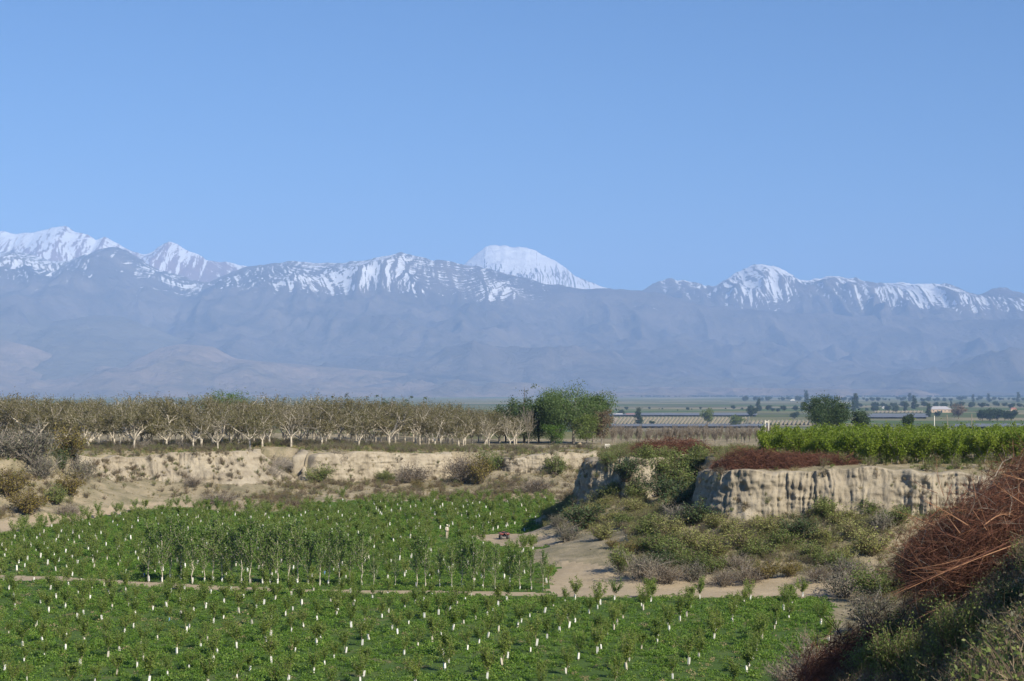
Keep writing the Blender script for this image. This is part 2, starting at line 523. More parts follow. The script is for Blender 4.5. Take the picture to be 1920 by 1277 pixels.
def cliff(name, pts, tf, amp, wl, seed, batter=0.5, ds=0.11, rows=46, topcut=1.0, slides=1.0):
    P = chaikin(pts)
    seg = np.linalg.norm(np.diff(P, axis=0), axis=1); S = np.concatenate([[0], np.cumsum(seg)])
    s = np.arange(0, S[-1], ds)
    cx = np.interp(s, S, P[:, 0]); cy_ = np.interp(s, S, P[:, 1])
    tx = np.gradient(cx); ty = np.gradient(cy_); tl = np.hypot(tx, ty)
    k = np.ones(9) / 9
    tx = np.convolve(np.pad(tx / tl, 4, 'edge'), k, 'valid'); ty = np.convolve(np.pad(ty / tl, 4, 'edge'), k, 'valid')
    nx, ny = ty, -tx                      # outward, towards the valley
    ix = 2.3; zt = H(cx - nx * ix, cy_ - ny * ix) + 0.05
    zt = np.convolve(np.pad(zt, 6, 'edge'), np.ones(13) / 13, 'valid')
    slide = sstep(0.12, 0.5, fbm(s / 7.0, seed * 3.1, 0, 3, seed + 10)) * slides
    reach = 0.9 + batter + 4.0 * slide
    zb = np.minimum(H(cx + nx * 0.9, cy_ + ny * 0.9), H(cx + nx * reach, cy_ + ny * reach)) - 1.0
    endf = sstep(0, 2.5, s) * sstep(0, 2.5, s[-1] - s)
    cut = (fbm(s / 2.6, seed * 1.1, 0, 5, seed) * 0.7 + 0.12) * topcut
    ztop = zt - np.maximum(cut, 0) + 0.02
    mean = 1.3 * np.clip(fbm(s / 6.0, seed * 2.3, 0, 3, seed + 8) + 0.15, 0, 1)
    V = []
    for j in range(rows):
        t = j / (rows - 1)
        z = zb + (ztop - zb) * t
        q = s + 0.5 * fbm(s / 2.0, z / 3.0, 0, 3, seed + 3) + 2.2 * fbm(s / 6.0, 0.3, seed, 2, seed + 14)
        am = amp * (0.75 + 0.75 * fbm(s / 4.0, z / 4.0, seed, 2, seed + 15))
        b1 = np.abs(noise3(q / wl, z * 0.13, seed, seed + 1)); b2 = np.abs(noise3(q / (wl * .43), z * 0.30, seed, seed + 2))
        b3 = np.abs(noise3(q / (wl * .19), z * 0.7, seed, seed + 6))
        rough = fbm(s / 0.8, z / 0.6, seed, 4, seed + 5)
        slump = fbm(s / 3.0, z / 1.6, seed + 2, 3, seed + 7)
        out_ = am * (1.0 * np.clip(b1, 0, 0.45) ** 0.6 + 0.50 * b2 ** 0.7 + 0.34 * b3 ** 0.8 - 0.88) + 0.30 * rough + 0.10 * fbm(s / 4.0, z / 0.25, seed, 2, seed + 16) + (0.28 + 0.10 * batter) * slump + mean + (batter + slide * 4.0) * (1 - t) ** 1.4 - (0.35 + 0.8 * slide) * t ** 5
        out_ = np.clip(out_, -0.75, 7) * endf + (1 - endf) * -0.6
        V.append(np.stack([cx + nx * out_, cy_ + ny * out_, z], 1))
    for dd, dz in ((-0.7, 0.03), (-1.5, 0.0), (-2.6, -0.25)):
        zz = ztop * (0.5 if dd > -1 else 0) + (zt + dz) * (0.5 if dd > -1 else 1)
        base = np.minimum(out_, dd + 0.55) if dd > -1 else dd
        V.append(np.stack([cx + nx * base, cy_ + ny * base, zz], 1))
    V = np.concatenate(V)
    me = mesh_np(name, V, grid_faces(len(s), rows + 3), M_CLIFF)
    BANK.append((V[len(s) * 4:len(s) * rows], batter))
    return link(name, me)

BANK = []
CLIFFS = [
    ('loess_cliff', [(-67, 281), (-64.4, 288), (-56.7, 292), (-45.8, 294), (-42.8, 300), (-42.4, 309)], top_a, 1.0, 2.6, 11, 5.5, 'sloping sandy bank with scattered weeds below the walnut trees'),
    ('loess_cliff', [(-37.2, 312), (-35.8, 305), (-29.4, 312), (-20.7, 320), (-11.9, 324), (-10.7, 331)], top_a, 0.5, 2.2, 23, 0.7, 'long pale earth cliff with reddish streak under the middle of the walnut orchard'),
    ('loess_cliff', [(-3.6, 332), (-2.8, 322), (6.6, 322), (7.6, 331)], top_a, 0.3, 1.5, 37, 0.4, 'short square block of bare earth cliff under the dark green trees'),
    ('loess_cliff', [(7.6, 333.5), (13.3, 336.5), (20, 342)], top_a, 0.35, 1.5, 41, 0.5, 'low far bit of earth cliff just left of the bluff with shrubs'),
    ('loess_cliff', [(9.7, 247), (9.4, 240), (9.0, 227), (10.2, 220.5), (15, 217.5), (18.8, 219.2)], top_b, 0.65, 1.5, 53, 0.8, 'bluff tip of bare earth with a shaded left side, above the quad bike'),
    ('loess_cliff', [(22.2, 203), (19.8, 192), (22, 187.5), (29.7, 186), (41, 185), (49, 183), (55.5, 173)], top_b, 0.66, 0.85, 67, 0.8, 'tall fluted earth cliff with dark vertical gullies under the bright green orchard'),
]
for nm, pts, tf, amp, wl, sd, bat, lab in CLIFFS:
    o = cliff(nm, pts, tf, amp, wl, sd, bat, slides=0.55 if tf is top_a else 0.2)
    tag(o, lab, 'cliff', 'earth cliffs along the terrace edges')

# ================================================================== MOUNTAINS
def mountain_mat(name, rock1, rock2, snow=True, fine=0.02):
    m, nt, p, out = newmat(name)
    geo = nt.nodes.new('ShaderNodeNewGeometry')
    n = noise_node(nt, 0.0011, 9, 0.68, geo.outputs['Position'], 0.5)
    r = ramp(nt, [(0.35, rock1), (0.65, rock2)])
    nt.links.new(n.outputs['Fac'], r.inputs['Fac'])
    col = r.outputs[0]
    p.inputs['Roughness'].default_value = 1.0; p.inputs['Specular IOR Level'].default_value = 0.0
    if snow:
        at = nt.nodes.new('ShaderNodeAttribute'); at.attribute_name = 'snow'
        vs = nt.nodes.new('ShaderNodeCombineXYZ')
        for nm, i in (('su', 0), ('sv', 1)):
            q = nt.nodes.new('ShaderNodeAttribute'); q.attribute_name = nm
            nt.links.new(q.outputs['Fac'], vs.inputs[i])
        n2 = noise_node(nt, fine, 8, 0.72, vs.outputs[0], 0.6)
        a = nt.nodes.new('ShaderNodeMath'); a.operation = 'MULTIPLY_ADD'
        nt.links.new(n2.outputs['Fac'], a.inputs[0]); a.inputs[1].default_value = 1.1
        nt.links.new(at.outputs['Fac'], a.inputs[2])
        rs = ramp(nt, [(0.82, (0, 0, 0)), (0.88, (1, 1, 1))])
        nt.links.new(a.outputs[0], rs.inputs['Fac'])
        col = mixc(nt, rs.outputs[0], col, (0.86, 0.88, 0.92))
    nt.links.new(col, p.inputs['Base Color'])
    nb = noise_node(nt, 0.005, 8, 0.7, geo.outputs['Position'], 0.4)
    bp = nt.nodes.new('ShaderNodeBump'); bp.inputs['Strength'].default_value = 1.0; bp.inputs['Distance'].default_value = 110.0
    nt.links.new(nb.outputs['Fac'], bp.inputs['Height']); nt.links.new(bp.outputs[0], p.inputs['Normal'])
    return m

def mountain(name, prof, Yr, Yf, zbase, mat, seed, spur, wl, pw=1.5, nx=620, nv=110, sn=None, label=None):
    pf = np.array(prof, float)
    zbase = float(top_a(np.array([0.0]), np.array([float(Yf)]))[0]) - 40.0
    x0, x1 = pf[0, 0], pf[-1, 0]
    X = np.linspace(wx(x0, Yr), wx(x1, Yr), nx)
    def ridge_ang(px):
        py = np.interp(px, pf[:, 0], pf[:, 1])
        return (HOR - py) / F
    v = np.concatenate([np.linspace(-0.22, 0, 8)[:-1], np.linspace(0, 1, nv) ** 1.15])
    XX, VV = np.meshgrid(X, v)
    YY = Yr - VV * (Yr - Yf) + fbm(XX / 6000, 0, seed, 2, seed) * 800 * np.clip(VV, 0, 1)
    pxr = 960 + XX / Yr * F
    zr_ = CAMZ + ridge_ang(pxr) * Yr
    av = np.abs(VV)
    warp = fbm(XX / 3200, YY / 3200, 0, 3, seed + 9) * 1000
    rg = ridged((XX + warp) / wl, YY / (wl * 2.2), 0, 5, seed)
    rg3 = ridged((XX + 0.6 * warp) / (wl * .13), YY / (wl * .5), 5, 3, seed + 6)
    rg2 = ridged((XX - warp) / (wl * .3), YY / (wl * .8), 2, 4, seed + 4)
    env = np.clip(av * 5, 0, 1) * (1 - np.clip(VV, 0, 1)) ** 0.6
    prof_v = (1 - np.clip(VV, 0, 1)) ** pw * np.where(VV < 0, 1 - 1.5 * av, 1)
    ZZ = zbase + (zr_ - zbase) * prof_v + spur * (rg - 0.45) * env + 0.4 * spur * (rg2 - 0.4) * env + 0.13 * spur * (rg3 - 0.4) * env
    # crest stays the highest line of the range
    lim = CAMZ + ridge_ang(960 + XX / np.maximum(YY, 1) * F) * YY * (0.995 - 0.05 * np.clip(av * 4, 0, 1))
    ZZ = np.where(VV > 0, np.minimum(ZZ, lim), ZZ)
    if sn:
        ZZ += (90 if seed == 151 else 46) / 46.0 * (46 * fbm(XX / 420, 0.5, seed, 3, seed + 12) + 16 * fbm(XX / 110, 0.5, seed, 2, seed + 13)) * np.exp(-14 * av)
    lap = np.zeros_like(ZZ)
    lap[:, 1:-1] = (ZZ[:, :-2] + ZZ[:, 2:] - 2 * ZZ[:, 1:-1])
    lap /= (np.abs(lap).mean() * 2.5 + 1e-6)
    attrs = None
    if sn:
        zs, span, gain, off = sn
        alt = np.clip((ZZ - zs) / span, -1, 1.2)
        big = fbm(XX / 1500, YY / 1500, ZZ / 800, 4, seed + 40)
        patchy = fbm(XX / 900, YY / 1400, ZZ / 700, 3, seed + 41)
        s = off + 0.20 * alt + 0.7 * gain * np.clip(lap, -1, 1) * np.clip(alt + .7, 0, 1) + 0.15 * big + 0.30 * patchy
        shear = 1.5 * fbm(XX / 1300, YY / 2500, 3.0, 2, seed + 42)
        s = s - 0.9 * sstep(-0.5, -1.25, alt)
        attrs = {'snow': s.ravel(), 'su': (XX + shear * ZZ).ravel(), 'sv': (0.16 * ZZ + 0.1 * YY).ravel()}
    V = np.stack([XX.ravel(), YY.ravel(), ZZ.ravel()], 1)
    me = mesh_np(name, V, grid_faces(nx, len(v)), mat, attrs=attrs)
    o = link(name, me)
    tag(o, label, 'mountain' if label else None)
    o['kind'] = 'structure'
    return o

M_ROCK = mountain_mat('mountain_rock_snow', (0.065, 0.058, 0.055), (0.19, 0.16, 0.135))
M_ROCKP = mountain_mat('mountain_red_rock_snow', (0.22, 0.135, 0.11), (0.30, 0.19, 0.155), fine=0.013)
M_FOOT = mountain_mat('foothill_rock', (0.11, 0.10, 0.08), (0.17, 0.15, 0.115), snow=False)
M_PINK = mountain_mat('foothill_pale_rock', (0.13, 0.115, 0.09), (0.30, 0.225, 0.17), snow=False)

mountain('mountain_far_range', [(-700, 470), (-400, 445), (-250, 455), (-120, 430), (0, 435), (30, 441), (60, 437), (90, 430), (110, 425), (124, 424), (140, 433), (165, 440), (180, 452), (196, 444), (215, 455),
    (240, 470), (270, 478), (290, 470), (308, 455), (318, 451), (335, 458), (350, 468), (375, 478), (387, 487), (430, 492), (480, 500), (540, 515), (640, 560)],
    31500, 25500, 1500, M_ROCKP, 101, 620, 2000, 1.1, 420, 60, (1950, 800, 0.38, 0.22))
mountain('mountain_snow_dome', [(780, 560), (830, 525), (868, 497), (890, 480), (910, 466), (930, 460), (945, 459), (962, 462), (985, 463), (1005, 470), (1040, 490), (1060, 503), (1078, 516), (1100, 527), (1135, 541), (1200, 570)],
    32500, 26500, 2000, M_ROCK, 131, 330, 1500, 1.2, 260, 60, (1600, 800, 0.40, 0.30))
mountain('mountain_right_range', [(1080, 575), (1150, 552), (1205, 545), (1235, 530), (1258, 526), (1300, 531), (1320, 536), (1342, 530), (1370, 515), (1400, 502), (1420, 497), (1450, 500), (1475, 513), (1495, 522), (1530, 518),
    (1560, 515), (1582, 518), (1620, 530), (1650, 530), (1700, 527), (1740, 531), (1770, 530), (1800, 540), (1830, 548), (1870, 545), (1890, 545), (1920, 550), (2050, 535), (2200, 560), (2500, 540), (2900, 560)],
    28000, 21000, 900, M_ROCK, 151, 900, 1900, 1.35, 620, 90, (1330, 480, 0.46, 0.175))
mountain('mountain_main_range', [(-900, 480), (-600, 500), (-350, 470), (-150, 488), (0, 474), (25, 468), (60, 480), (100, 490), (130, 488), (160, 477), (195, 467), (215, 465), (235, 470), (270, 490), (300, 508), (345, 522), (392, 530),
    (410, 520), (435, 510), (470, 498), (510, 492), (545, 491), (600, 497), (640, 496), (680, 488), (720, 478), (752, 471), (780, 477), (810, 487), (860, 498), (900, 500), (940, 510), (980, 520),
    (1020, 530), (1060, 537), (1130, 542), (1180, 543), (1240, 552), (1330, 574), (1450, 585), (1600, 592), (1800, 600), (2100, 590), (2500, 600), (2900, 590)],
    25000, 16000, 350, M_ROCK, 171, 850, 2500, 1.25, 1250, 120, (1400, 600, 0.42, 0.105))
mountain('mountain_foothills', [(-900, 600), (-500, 570), (-200, 590), (0, 585), (30, 582), (60, 590), (100, 602), (140, 598), (180, 590), (230, 594), (260, 605), (330, 632), (420, 650), (500, 668), (700, 680), (900, 690),
    (1100, 697), (1400, 705), (1700, 708), (2000, 705), (2500, 700), (2900, 700)],
    20500, 15500, 140, M_FOOT, 191, 300, 1500, 1.2, 620, 60)
mountain('mountain_low_hills', [(-700, 650), (-300, 632), (0, 636), (60, 650), (130, 676), (230, 690), (260, 672), (300, 652), (340, 645), (400, 650), (440, 672), (520, 680), (640, 690), (760, 700), (900, 712), (1100, 722), (1300, 726), (1700, 730)],
    18000, 14500, 60, M_PINK, 211, 220, 1000, 1.1, 520, 60)

# ================================================================== PLANT MATERIALS
M_BARK_PALE = bark_mat('bark_pale', (0.30, 0.26, 0.20), (0.62, 0.56, 0.46), 2.0)
M_BARK_GREY = bark_mat('bark_grey', (0.16, 0.14, 0.115), (0.34, 0.30, 0.25), 3.0)
M_BARK_BROWN = bark_mat('bark_brown', (0.10, 0.075, 0.05), (0.24, 0.19, 0.13), 4.0)
M_STEM_YOUNG = bark_mat('bark_young', (0.22, 0.17, 0.11), (0.42, 0.35, 0.26), 6.0)
M_TWIG_RED = bark_mat('bark_red_prunings', (0.05, 0.025, 0.018), (0.21, 0.094, 0.062), 5.0)
M_TWIG_TAN = bark_mat('bark_cut_branch', (0.22, 0.10, 0.055), (0.42, 0.24, 0.14), 5.0)
M_CUT = plain_mat('cut_wood', (0.52, 0.42, 0.29), 0.8)
L_WALNUT = leaf_mat('leaf_walnut', (0.12, 0.108, 0.045), (0.18, 0.16, 0.068), 0.3, 0.6, (0.15, 0.16, 0.06))
L_CROP = leaf_mat('leaf_cover_crop', (0.09, 0.19, 0.026), (0.16, 0.28, 0.04), 0.42, 0.5, (0.26, 0.33, 0.075))
L_SAPLING = leaf_mat('leaf_sapling', (0.125, 0.20, 0.035), (0.205, 0.285, 0.055), 0.45, 0.5, (0.28, 0.30, 0.08))
L_POPLAR = leaf_mat('leaf_poplar', (0.10, 0.19, 0.034), (0.165, 0.26, 0.055), 0.4, 0.4, (0.26, 0.33, 0.11))
L_PEACH = leaf_mat('leaf_peach', (0.12, 0.19, 0.018), (0.20, 0.275, 0.025), 0.4, 0.5, (0.26, 0.31, 0.04))
L_DARK = leaf_mat('leaf_dark_evergreen', (0.045, 0.078, 0.028), (0.085, 0.125, 0.045), 0.2, 0.6)
L_WILLOW = leaf_mat('leaf_willow', (0.07, 0.125, 0.034), (0.13, 0.195, 0.06), 0.35, 0.5, (0.18, 0.24, 0.09))
L_BRIGHT = leaf_mat('leaf_bright', (0.07, 0.14, 0.02), (0.12, 0.20, 0.035), 0.3, 0.5)
L_SHRUB = leaf_mat('leaf_shrub_green', (0.115, 0.165, 0.04), (0.195, 0.245, 0.068), 0.38, 0.55, (0.26, 0.29, 0.09))
L_YELLOW = leaf_mat('leaf_shrub_yellow', (0.20, 0.225, 0.055), (0.30, 0.315, 0.10), 0.35, 0.6, (0.44, 0.43, 0.19))
L_OCHRE = leaf_mat('leaf_shrub_ochre', (0.14, 0.115, 0.028), (0.22, 0.175, 0.04), 0.25, 0.6, (0.13, 0.13, 0.045))
L_GREY = leaf_mat('leaf_shrub_grey', (0.10, 0.105, 0.07), (0.17, 0.17, 0.115), 0.2, 0.7)
L_DEAD = leaf_mat('leaf_dead_brown', (0.13, 0.095, 0.06), (0.21, 0.16, 0.105), 0.2, 0.8)
L_DRY = leaf_mat('grass_dry', (0.27, 0.22, 0.11), (0.40, 0.33, 0.18), 0.3, 0.7, (0.24, 0.235, 0.10))
L_FAR = leaf_mat('leaf_far_tree', (0.035, 0.065, 0.028), (0.065, 0.10, 0.045), 0.2, 0.7)
M_GUARD, nt, p, out = newmat('guard_white_card')
oi = nt.nodes.new('ShaderNodeObjectInfo'); tcg = nt.nodes.new('ShaderNodeTexCoord')
rg_ = ramp(nt, [(0.0, (0.50, 0.46, 0.38)), (0.25, (0.74, 0.73, 0.69)), (0.6, (0.84, 0.84, 0.82))])
nt.links.new(oi.outputs['Random'], rg_.inputs['Fac'])
ng_ = noise_node(nt, 9.0, 4, 0.6, tcg.outputs['Object'])
rn_ = ramp(nt, [(0.3, (0.78, 0.74, 0.66)), (0.6, (1, 1, 1))]); nt.links.new(ng_.outputs['Fac'], rn_.inputs['Fac'])
nt.links.new(mixc(nt, 0.7, rg_.outputs[0], rn_.outputs[0], 'MULTIPLY'), p.inputs['Base Color']); p.inputs['Roughness'].default_value = 0.6
M_GUARD_B = plain_mat('guard_blue_card', (0.16, 0.30, 0.52), 0.6)

# ================================================================== PLANT BUILDERS
def unit(v):
    n = math.sqrt(v[0] ** 2 + v[1] ** 2 + v[2] ** 2) or 1.0
    return (v[0] / n, v[1] / n, v[2] / n)

class Skel:
    def __init__(self, rng):
        self.a = []; self.tips = []; self.rng = rng
    def grow(self, p, d, length, r, level, spec):
        """spec[level] = (pieces, wander, lift, children, child angle, child length factor, child radius factor, start)"""
        pieces, wander, lift, kids, ang, lf, rf, start = spec[level]
        rng = self.rng
        step = length / pieces
        pts = [p]; rr = r
        r_end = r * (0.35 if level == len(spec) - 1 else 0.55)
        for k in range(pieces):
            d = unit((d[0] + rng.normal(0, wander), d[1] + rng.normal(0, wander), d[2] + rng.normal(0, wander) + lift))
            q = (p[0] + d[0] * step, p[1] + d[1] * step, p[2] + d[2] * step)
            r2 = r + (r_end - r) * (k + 1) / pieces
            self.a.append((p, q, rr, r2, level)); p = q; rr = r2; pts.append(q)
        if level + 1 < len(spec):
            for c in range(kids):
                t = start + (1 - start) * (c + rng.random() * 0.8) / kids
                f = min(t, 0.999) * pieces; i = int(f); u = f - i
                b = tuple(pts[i][m] + (pts[i + 1][m] - pts[i][m]) * u for m in range(3))
                az = rng.random() * 2 * math.pi
                w = unit((math.cos(az), math.sin(az), rng.normal(0, 0.5)))
                a = ang * (0.7 + 0.6 * rng.random())
                cd = unit(tuple(d[m] * math.cos(a) + w[m] * math.sin(a) for m in range(3)))
                self.grow(b, cd, length * lf * (0.7 + 0.6 * rng.random()), max(r2, r * rf) * (0.75 + 0.3 * rng.random()), level + 1, spec)
    def mesh(self, sides=(6, 5, 4, 3, 3, 3)):
        out = []
        for lv in range(6):
            s = [q for q in self.a if q[4] == lv]
            if not s:
                continue
            V, Fq = tubes([q[0] for q in s], [q[1] for q in s], [q[2] for q in s], [q[3] for q in s], sides[lv])
            out.append((V, Fq, 0))
        V, Fs, M = join_np(out)
        return V, np.concatenate(Fs)
    def along(self, minlevel, per):
        s = [q for q in self.a if q[4] >= minlevel]
        P0 = np.repeat(np.array([q[0] for q in s]), per, 0); P1 = np.repeat(np.array([q[1] for q in s]), per, 0)
        t = self.rng.random((len(P0), 1))
        return P0 + (P1 - P0) * t

def mk(name, VF, mat, smooth=False):
    return mesh_np(name, VF[0], VF[1], mat, smooth)

def clumps(rng, ell, n, per, cr, shell=0.55):
    """leaf centres in clumps spread through ellipsoids (cx,cy,cz,rx,ry,rz)"""
    C = []
    w = np.array([e[3] * e[4] * e[5] for e in ell]); w = w / w.sum()
    cen = []
    for e, k in zip(ell, np.maximum(1, (w * n).astype(int))):
        d = rng.normal(size=(k, 3)); d /= np.linalg.norm(d, axis=1, keepdims=True)
        r = shell + (1 - shell) * rng.random((k, 1)) ** 0.6
        r = r * (0.82 + 0.3 * rng.random((k, 1)))
        cen.append(np.array(e[:3]) + d * r * np.array(e[3:]))
    cen = np.concatenate(cen)
    sz = cr * (0.6 + 0.8 * rng.random((len(cen), 1, 1)))
    P = cen[:, None, :] + rng.normal(size=(len(cen), per, 3)) * sz * np.array([0.55, 0.55, 0.42])
    return P.reshape(-1, 3), cen

def walnut_proto(seed, leafy=1.0):
    rng = np.random.default_rng(seed)
    s = Skel(rng)
    th = 1.3 + 0.8 * rng.random()
    s.a.append(((0, 0, -0.3), (0.04, 0, th * 0.5), 0.24, 0.19, 0)); s.a.append(((0.04, 0, th * 0.5), (0.0, 0.05, th), 0.19, 0.18, 0))
    spec = [None, (5, 0.16, 0.06, 4, 0.75, 0.62, 0.55, 0.3), (4, 0.22, 0.05, 4, 0.8, 0.62, 0.5, 0.25), (3, 0.22, 0.06, 4, 0.7, 0.6, 0.5, 0.2), (2, 0.2, 0.05, 0, 0, 0, 0, 0)]
    n = 3 + int(rng.random() * 2.2)
    a0 = rng.random() * 6.28
    for k in range(n):
        az = a0 + 6.283 * k / n + rng.normal(0, 0.25); tilt = 0.5 + 0.5 * rng.random()
        d = (math.cos(az) * math.sin(tilt), math.sin(az) * math.sin(tilt), math.cos(tilt))
        s.grow((0, 0.05, th - 0.1), d, 3.9 + 0.9 * rng.random(), 0.13, 1, spec)
    VF = s.mesh()
    fine = [q for q in s.a if q[4] >= 3]
    nf = len(VF[1]) - 3 * len(fine)
    P = s.along(3, max(1, int(7 * leafy)))
    P = P + rng.normal(size=P.shape) * 0.24
    zc = VF[0][:, 2].max()
    P = P[P[:, 2] > 1.3]
    LV = leaves(P, 0.13 + 0.16 * rng.random(len(P)), rng)
    k = 9.3 / zc
    mi = np.zeros(len(VF[1]), int); mi[nf:] = 1 if seed % 2 else 0
    return mesh_np('trunk', VF[0] * k, VF[1], [M_BARK_PALE, M_BARK_GREY], False, mi), mk('crown', (LV[0] * k, LV[1]), L_WALNUT)

def round_tree_proto(seed, h, w, leaf, lm, n=90, per=70, lsize=0.35, trunk_h=0.25, lobes=5, bark=None, cr=0.13, column=False):
    rng = np.random.default_rng(seed)
    z0 = h * trunk_h
    ell = []
    if column:
        for k in range(5):
            t = (k + 0.5) / 5
            ell.append((rng.normal(0, 0.05 * w), rng.normal(0, 0.05 * w), z0 + (h - z0) * t, w * 0.5 * (1 - 0.55 * t ** 2), w * 0.5 * (1 - 0.55 * t ** 2), (h - z0) * 0.17))
    else:
        ell.append((0, 0, z0 + (h - z0) * 0.5, w * 0.36, w * 0.36, (h - z0) * 0.44))
        for k in range(lobes):
            az = 6.283 * k / lobes + rng.normal(0, 0.3); q = w * (0.2 + 0.12 * rng.random())
            rz_ = (h - z0) * (0.22 + 0.12 * rng.random())
            ell.append((math.cos(az) * q, math.sin(az) * q, min(h - rz_, z0 + (h - z0) * (0.3 + 0.5 * rng.random())), w * 0.24, w * 0.24, rz_))
    P, cen = clumps(rng, ell, n, per, cr * w if not column else cr * w * 1.2)
    P = P[P[:, 2] > z0 * 0.45]
    LV = leaves(P, lsize * (0.6 + 0.8 * rng.random(len(P))), rng)
    r = max(0.05, h * 0.022)
    sel = cen[rng.permutation(len(cen))[:min(45, len(cen))]]
    top = (0, 0, z0 + (h - z0) * (0.75 if column else 0.45))
    mid = np.stack([np.zeros(len(sel)), np.zeros(len(sel)), np.clip(sel[:, 2] * 0.55, z0 * 0.6, top[2])], 1)
    V1, F1 = tubes([(0, 0, -0.4), (0, 0, z0)], [(0, 0, z0), top], [r * 1.3, r], [r, r * 0.4], 7)
    V2, F2 = tubes(mid, sel, np.full(len(sel), r * 0.38), np.full(len(sel), r * 0.1), 4)
    V, Fs, _ = join_np([(V1, F1, 0), (V2, F2, 0)])
    return mk('trunk', (V, np.concatenate(Fs)), bark or M_BARK_GREY), mk('crown', LV, lm)

def shrub_proto(seed, lm, stems=16, leafn=900, lsize=0.05, spread=0.8, up=0.5, twigs=3, bark=None, leafr=0.06, dead=0.0):
    """unit shrub, about 1 m high"""
    rng = np.random.default_rng(seed)
    s = Skel(rng)
    spec = [(4, 0.16, 0.10, twigs + 1, 0.6, 0.55, 0.6, 0.25), (3, 0.2, 0.08, twigs, 0.6, 0.55, 0.6, 0.2), (2, 0.2, 0.05, 0, 0, 0, 0, 0)]
    for k in range(stems):
        az = rng.random() * 6.283; tilt = spread * (0.15 + 0.95 * rng.random())
        d = (math.cos(az) * math.sin(tilt), math.sin(az) * math.sin(tilt), math.cos(tilt))
        s.grow((rng.normal(0, 0.06), rng.normal(0, 0.06), -0.08), d, 0.62 + 0.3 * rng.random(), 0.016, 0, spec)
    V, Fq = s.mesh((4, 3, 3, 3, 3, 3))
    k = 1.0 / np.percentile(V[:, 2], 99.5)
    V = V * k
    per = max(1, int(leafn / max(1, len([q for q in s.a if q[4] >= 1]))))
    P = s.along(1, per) * k
    P = P + rng.normal(size=P.shape) * leafr
    P = P[P[:, 2] > 0.03]
    LV = leaves(P, lsize * (0.6 + 0.8 * rng.random(len(P))), rng)
    return mk('stems', (V, Fq), bark or M_BARK_BROWN), mk('foliage', LV, lm)

def single(name, protos):
    """the parts of a proto as one mesh with several material slots, for small copies"""
    parts = []; mats = []
    for i, me in enumerate(protos):
        nv = len(me.vertices); V = np.zeros(nv * 3, np.float32); me.vertices.foreach_get('co', V)
        nl = len(me.loops); Lp = np.zeros(nl, np.int32); me.loops.foreach_get('vertex_index', Lp)
        parts.append((V.reshape(-1, 3), Lp.reshape(-1, 4), i)); mats.append(me.materials[0])
    V, Fs, M = join_np(parts)
    return mesh_np(name, V, Fs, mats, False, M)

def place(name, parts, loc, rz, s, label, cat, group=None, names=None, sz=None):
    e = empty(name, loc, rz, 1.0)
    e.scale = (s, s, s if sz is None else sz)
    tag(e, label, cat, group)
    for i, me in enumerate(parts):
        link(names[i] if names else me.name.split('.')[0], me, e)
    return e

def place1(name, me, loc, rz, s, label, cat, group=None, sz=None):
    o = link(name, me, None, loc)
    o.rotation_euler = (0, 0, rz); o.scale = (s, s, s if sz is None else sz)
    return tag(o, label, cat, group)

def scatter(name, pts, rz, sc, protos, idx, kind='stuff'):
    """many small plants nobody could count: one object, instanced by geometry nodes"""
    me = bpy.data.meshes.new(name)
    me.vertices.add(len(pts)); me.vertices.foreach_set('co', np.asarray(pts, np.float32).ravel())
    for nm, ty, val in (('rz', 'FLOAT', rz), ('sc', 'FLOAT', sc), ('pi', 'INT', idx)):
        a = me.attributes.new(nm, ty, 'POINT')
        a.data.foreach_set('value', np.asarray(val, np.float32 if ty == 'FLOAT' else np.int32))
    o = link(name, me); o['kind'] = kind
    ng = bpy.data.node_groups.new(name, 'GeometryNodeTree')
    ng.interface.new_socket('Geometry', in_out='INPUT', socket_type='NodeSocketGeometry')
    ng.interface.new_socket('Geometry', in_out='OUTPUT', socket_type='NodeSocketGeometry')
    N = ng.nodes; Lk = ng.links
    gi = N.new('NodeGroupInput'); go = N.new('NodeGroupOutput')
    iop = N.new('GeometryNodeInstanceOnPoints')
    jn = N.new('GeometryNodeJoinGeometry')
    for me_p in protos[::-1]:
        po = bpy.data.objects.new(me_p.name + '_seed', me_p)
        oi = N.new('GeometryNodeObjectInfo'); oi.inputs['Object'].default_value = po
        oi.inputs['As Instance'].default_value = True
        Lk.new(oi.outputs['Geometry'], jn.inputs[0])
    def attr(nm, ty):
        a = N.new('GeometryNodeInputNamedAttribute'); a.data_type = ty; a.inputs['Name'].default_value = nm
        return a.outputs['Attribute']
    Lk.new(gi.outputs[0], iop.inputs['Points']); Lk.new(jn.outputs[0], iop.inputs['Instance'])
    iop.inputs['Pick Instance'].default_value = True
    Lk.new(attr('pi', 'INT'), iop.inputs['Instance Index'])
    cx = N.new('ShaderNodeCombineXYZ'); Lk.new(attr('rz', 'FLOAT'), cx.inputs['Z'])
    Lk.new(cx.outputs[0], iop.inputs['Rotation'])
    Lk.new(attr('sc', 'FLOAT'), iop.inputs['Scale'])
    Lk.new(iop.outputs[0], go.inputs[0])
    md = o.modifiers.new('scatter', 'NODES'); md.node_group = ng
    return o

# ================================================================== FIELD: cover crop
def crop_proto(seed, n=46, hgt=0.34, rad=0.32, ls=0.11, lm=None):
    rng = np.random.default_rng(seed)
    a = rng.random(n) * 6.283; r = rad * np.sqrt(rng.random(n))
    z = hgt * (0.25 + 0.75 * rng.random(n)) * (1 - 0.45 * (r / rad) ** 2)
    return mk('crop', leaves(np.stack([r * np.cos(a), r * np.sin(a), z], 1), ls * (0.7 + 0.7 * rng.random(n)), rng, 0.6, 0.7), lm or L_CROP)

N = 62000
px_ = RNG.uniform(-420, 1640, N); yy = 1.0 / RNG.uniform(1 / 310.0, 1 / 96.0, N)
